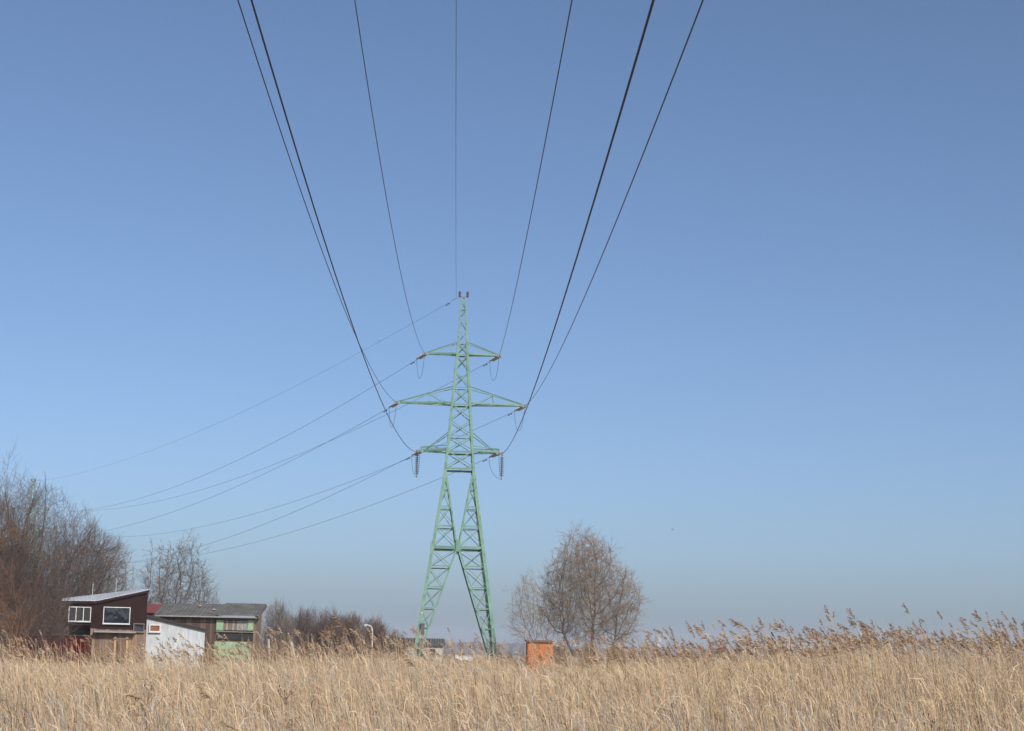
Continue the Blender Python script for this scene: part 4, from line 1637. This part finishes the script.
# ------------------------------------------------------------------ birds
def bird(px, py, Y, span, yaw, flap, label, mname, perched=False):
    p = at(px, py, Y)
    m = MB()
    L = span * .42
    prof = [(0, .004), (.06, .035), (.14, .06), (.24, .085), (.45, .10), (.65, .08), (.82, .045), (1.0, .02)]
    if perched:
        m.lathe((L * .3, 0, L * .75), (-L * .55, 0, -L * .3), [(t * L * 1.3, r * L * 2.0) for t, r in prof], 8)
        m.lathe((L * .34, 0, L * .95), (0, 0, L * .7), [(0, .02 * L), (.06 * L, .13 * L), (.18 * L, .17 * L), (.3 * L, .15 * L), (.4 * L, .08 * L)], 8)
        m.lathe((L * .48, 0, L * .86), (L * .3, 0, L * .86), [(0, .005 * L), (.16 * L, .04 * L)], 5)
        m.prism([(-L * .45, -L * .25), (-L * .35, -L * .32), (-L * .8, -L * .85), (-L * .9, -L * .75)], -.05 * L, .05 * L)
        for s in (-1, 1):
            m.tube([(L * .0, s * .08 * L, 0), (L * .03, s * .08 * L, -L * .35)], .015 * L, 4)
    else:
        m.lathe((L / 2, 0, 0), (-L, 0, 0), [(t * L, r * L * 1.3) for t, r in prof], 8)
        for s in (-1, 1):
            q = [(.18 * L, 0, 0), (.1 * L, s * span * .22, span * .22 * math.tan(flap)), (-.12 * L, s * span * .5, span * (.22 * math.tan(flap) + .28 * math.tan(flap * .3))),
                 (-.2 * L, s * span * .42, span * (.22 * math.tan(flap) + .2 * math.tan(flap * .3))), (-.16 * L, s * span * .22, span * .22 * math.tan(flap)), (-.15 * L, 0, 0)]
            top = [(x, y, z + .012 * span) for x, y, z in q]
            n = 6
            m.add(q + top, [(0, 1, 4, 5), (1, 2, 3, 4), (6, 11, 10, 7), (7, 10, 9, 8)] + [(i, (i + 1) % n, (i + 1) % n + n, i + n) for i in range(n)])
        m.add([(-.4 * L, -.03 * L, 0), (-.4 * L, .03 * L, 0), (-.75 * L, .13 * L, 0), (-.75 * L, -.13 * L, 0), (-.4 * L, -.03 * L, .02 * L), (-.4 * L, .03 * L, .02 * L), (-.75 * L, .13 * L, .01 * L), (-.75 * L, -.13 * L, .01 * L)],
              [(0, 3, 2, 1), (4, 5, 6, 7), (0, 1, 5, 4), (1, 2, 6, 5), (2, 3, 7, 6), (3, 0, 4, 7)])
    o = m.build('bird', M[mname], smooth=False)
    o.location = p
    o.rotation_euler = (0, 0, yaw)
    tag(o, label, 'bird', None)


bird(379.5, 340.5, 138, .36, 2.9, .15, "bird flying level left of the pylon's peak against the thin top wire", 'bird_pale')
bird(672.5, 530, 150, .42, .9, .9, 'bird flying with raised wings in open sky right of the willow', 'bird')
bird(452.5, 586.5, 160, .18, .5, .5, "tiny dark bird flying low between the pylon's legs", 'bird')
bird(772.5, 636, 29, .16, 3.4, 0, 'small dark bird perched on a reed plume above the reed bed', 'bird', True)


# ------------------------------------------------------------------ far shore
def far_wood():
    g = np.random.default_rng(77)
    q = Quads()
    N = 2600
    x = g.uniform(-700, 700, N)
    y = 1500 + g.uniform(0, 130, N)
    hmod = 1 + .25 * smooth_noise(x, y * 0, .012, 31) + .15 * smooth_noise(x, y * 0, .05, 32)
    H = np.clip(g.uniform(6.5, 10.5, N) * hmod, 4, 14)
    W_ = g.uniform(3, 7, N)
    # each crown: an irregular eight sided lobed solid of three rings
    ring = 7
    th = np.arange(ring) * 2 * np.pi / ring
    rz = np.array([0.0, .35, .72, 1.0])
    rr = np.array([.55, 1.0, .75, .12])
    P = np.zeros((N, 4, ring, 3))
    jit = g.uniform(.7, 1.25, (N, 4, ring))
    P[..., 0] = x[:, None, None] + np.cos(th)[None, None, :] * rr[None, :, None] * jit * W_[:, None, None]
    P[..., 1] = y[:, None, None] + np.sin(th)[None, None, :] * rr[None, :, None] * jit * W_[:, None, None]
    P[..., 2] = H[:, None, None] * rz[None, :, None] * (0.9 + .1 * jit)
    V = P.reshape(-1, 3)
    base = (np.arange(N) * 4 * ring)[:, None]
    fs = []
    for i in range(3):
        for j in range(ring):
            j2 = (j + 1) % ring
            fs.append(base + np.array([[i * ring + j, i * ring + j2, (i + 1) * ring + j2, (i + 1) * ring + j]]))
    Q = np.stack(fs, axis=1).reshape(-1, 4)
    q.add(V, Q, np.zeros(len(Q), int))
    # bare twig tops breaking the outline
    K = 9000
    i = g.integers(0, N, K)
    b = np.stack([x[i] + g.normal(0, 3.0, K), y[i] + g.normal(0, 3, K), H[i] * g.uniform(.5, .9, K)], axis=1)
    tip = b + np.stack([g.normal(0, .8, K), g.normal(0, .8, K), H[i] * g.uniform(.08, .32, K)], axis=1)
    ribbons(q, np.stack([b, (b + tip) / 2, tip], axis=1), np.tile(np.array([[.9, .6, .1]]), (K, 1)), np.zeros(K, int))
    o = q.build('distant_wood', [M['far_wood']])
    tag(o, 'far line of bare woods fading blue along the horizon', kind='stuff')


far_wood()
# faint white tower on the horizon
p = at(658, 637, 1480)
root = empty('water_tower', (p.x, 1480, 0), 0, 'faint white tower rising over the woods on the horizon', 'tower')
m = MB()
m.lathe((0, 0, -.5), (0, 0, 1), [(0, 2.2), (p.z * .72, 1.6)], 12)
m.build('shaft', M['silo'], root)
m = MB()
m.lathe((0, 0, p.z * .72 - .5), (0, 0, 100), [(0, 1.6), (p.z * .08, 2.8), (p.z * .22, 2.8), (p.z * .28, 1.0), (p.z * .3, .1)], 12)
m.build('tank', M['silo'], root)

# ------------------------------------------------------------------ haze
HAZE = 0.00030
m = MB()
m.box(-3150, 3150, -3150, 3150, -1.2, 38)
hz = bpy.data.materials.new('haze_air')
hz.use_nodes = True
n = hz.node_tree
n.nodes.remove(n.nodes['Principled BSDF'])
pv = n.nodes.new('ShaderNodeVolumePrincipled')
pv.inputs['Color'].default_value = (0.78, 0.87, 1.0, 1)
pv.inputs['Density'].default_value = HAZE
pv.inputs['Anisotropy'].default_value = 0.0
n.links.new(pv.outputs[0], n.nodes['Material Output'].inputs['Volume'])
o = m.build('haze', hz)
tag(o, 'thin pale haze in the air over the marsh', kind='stuff')
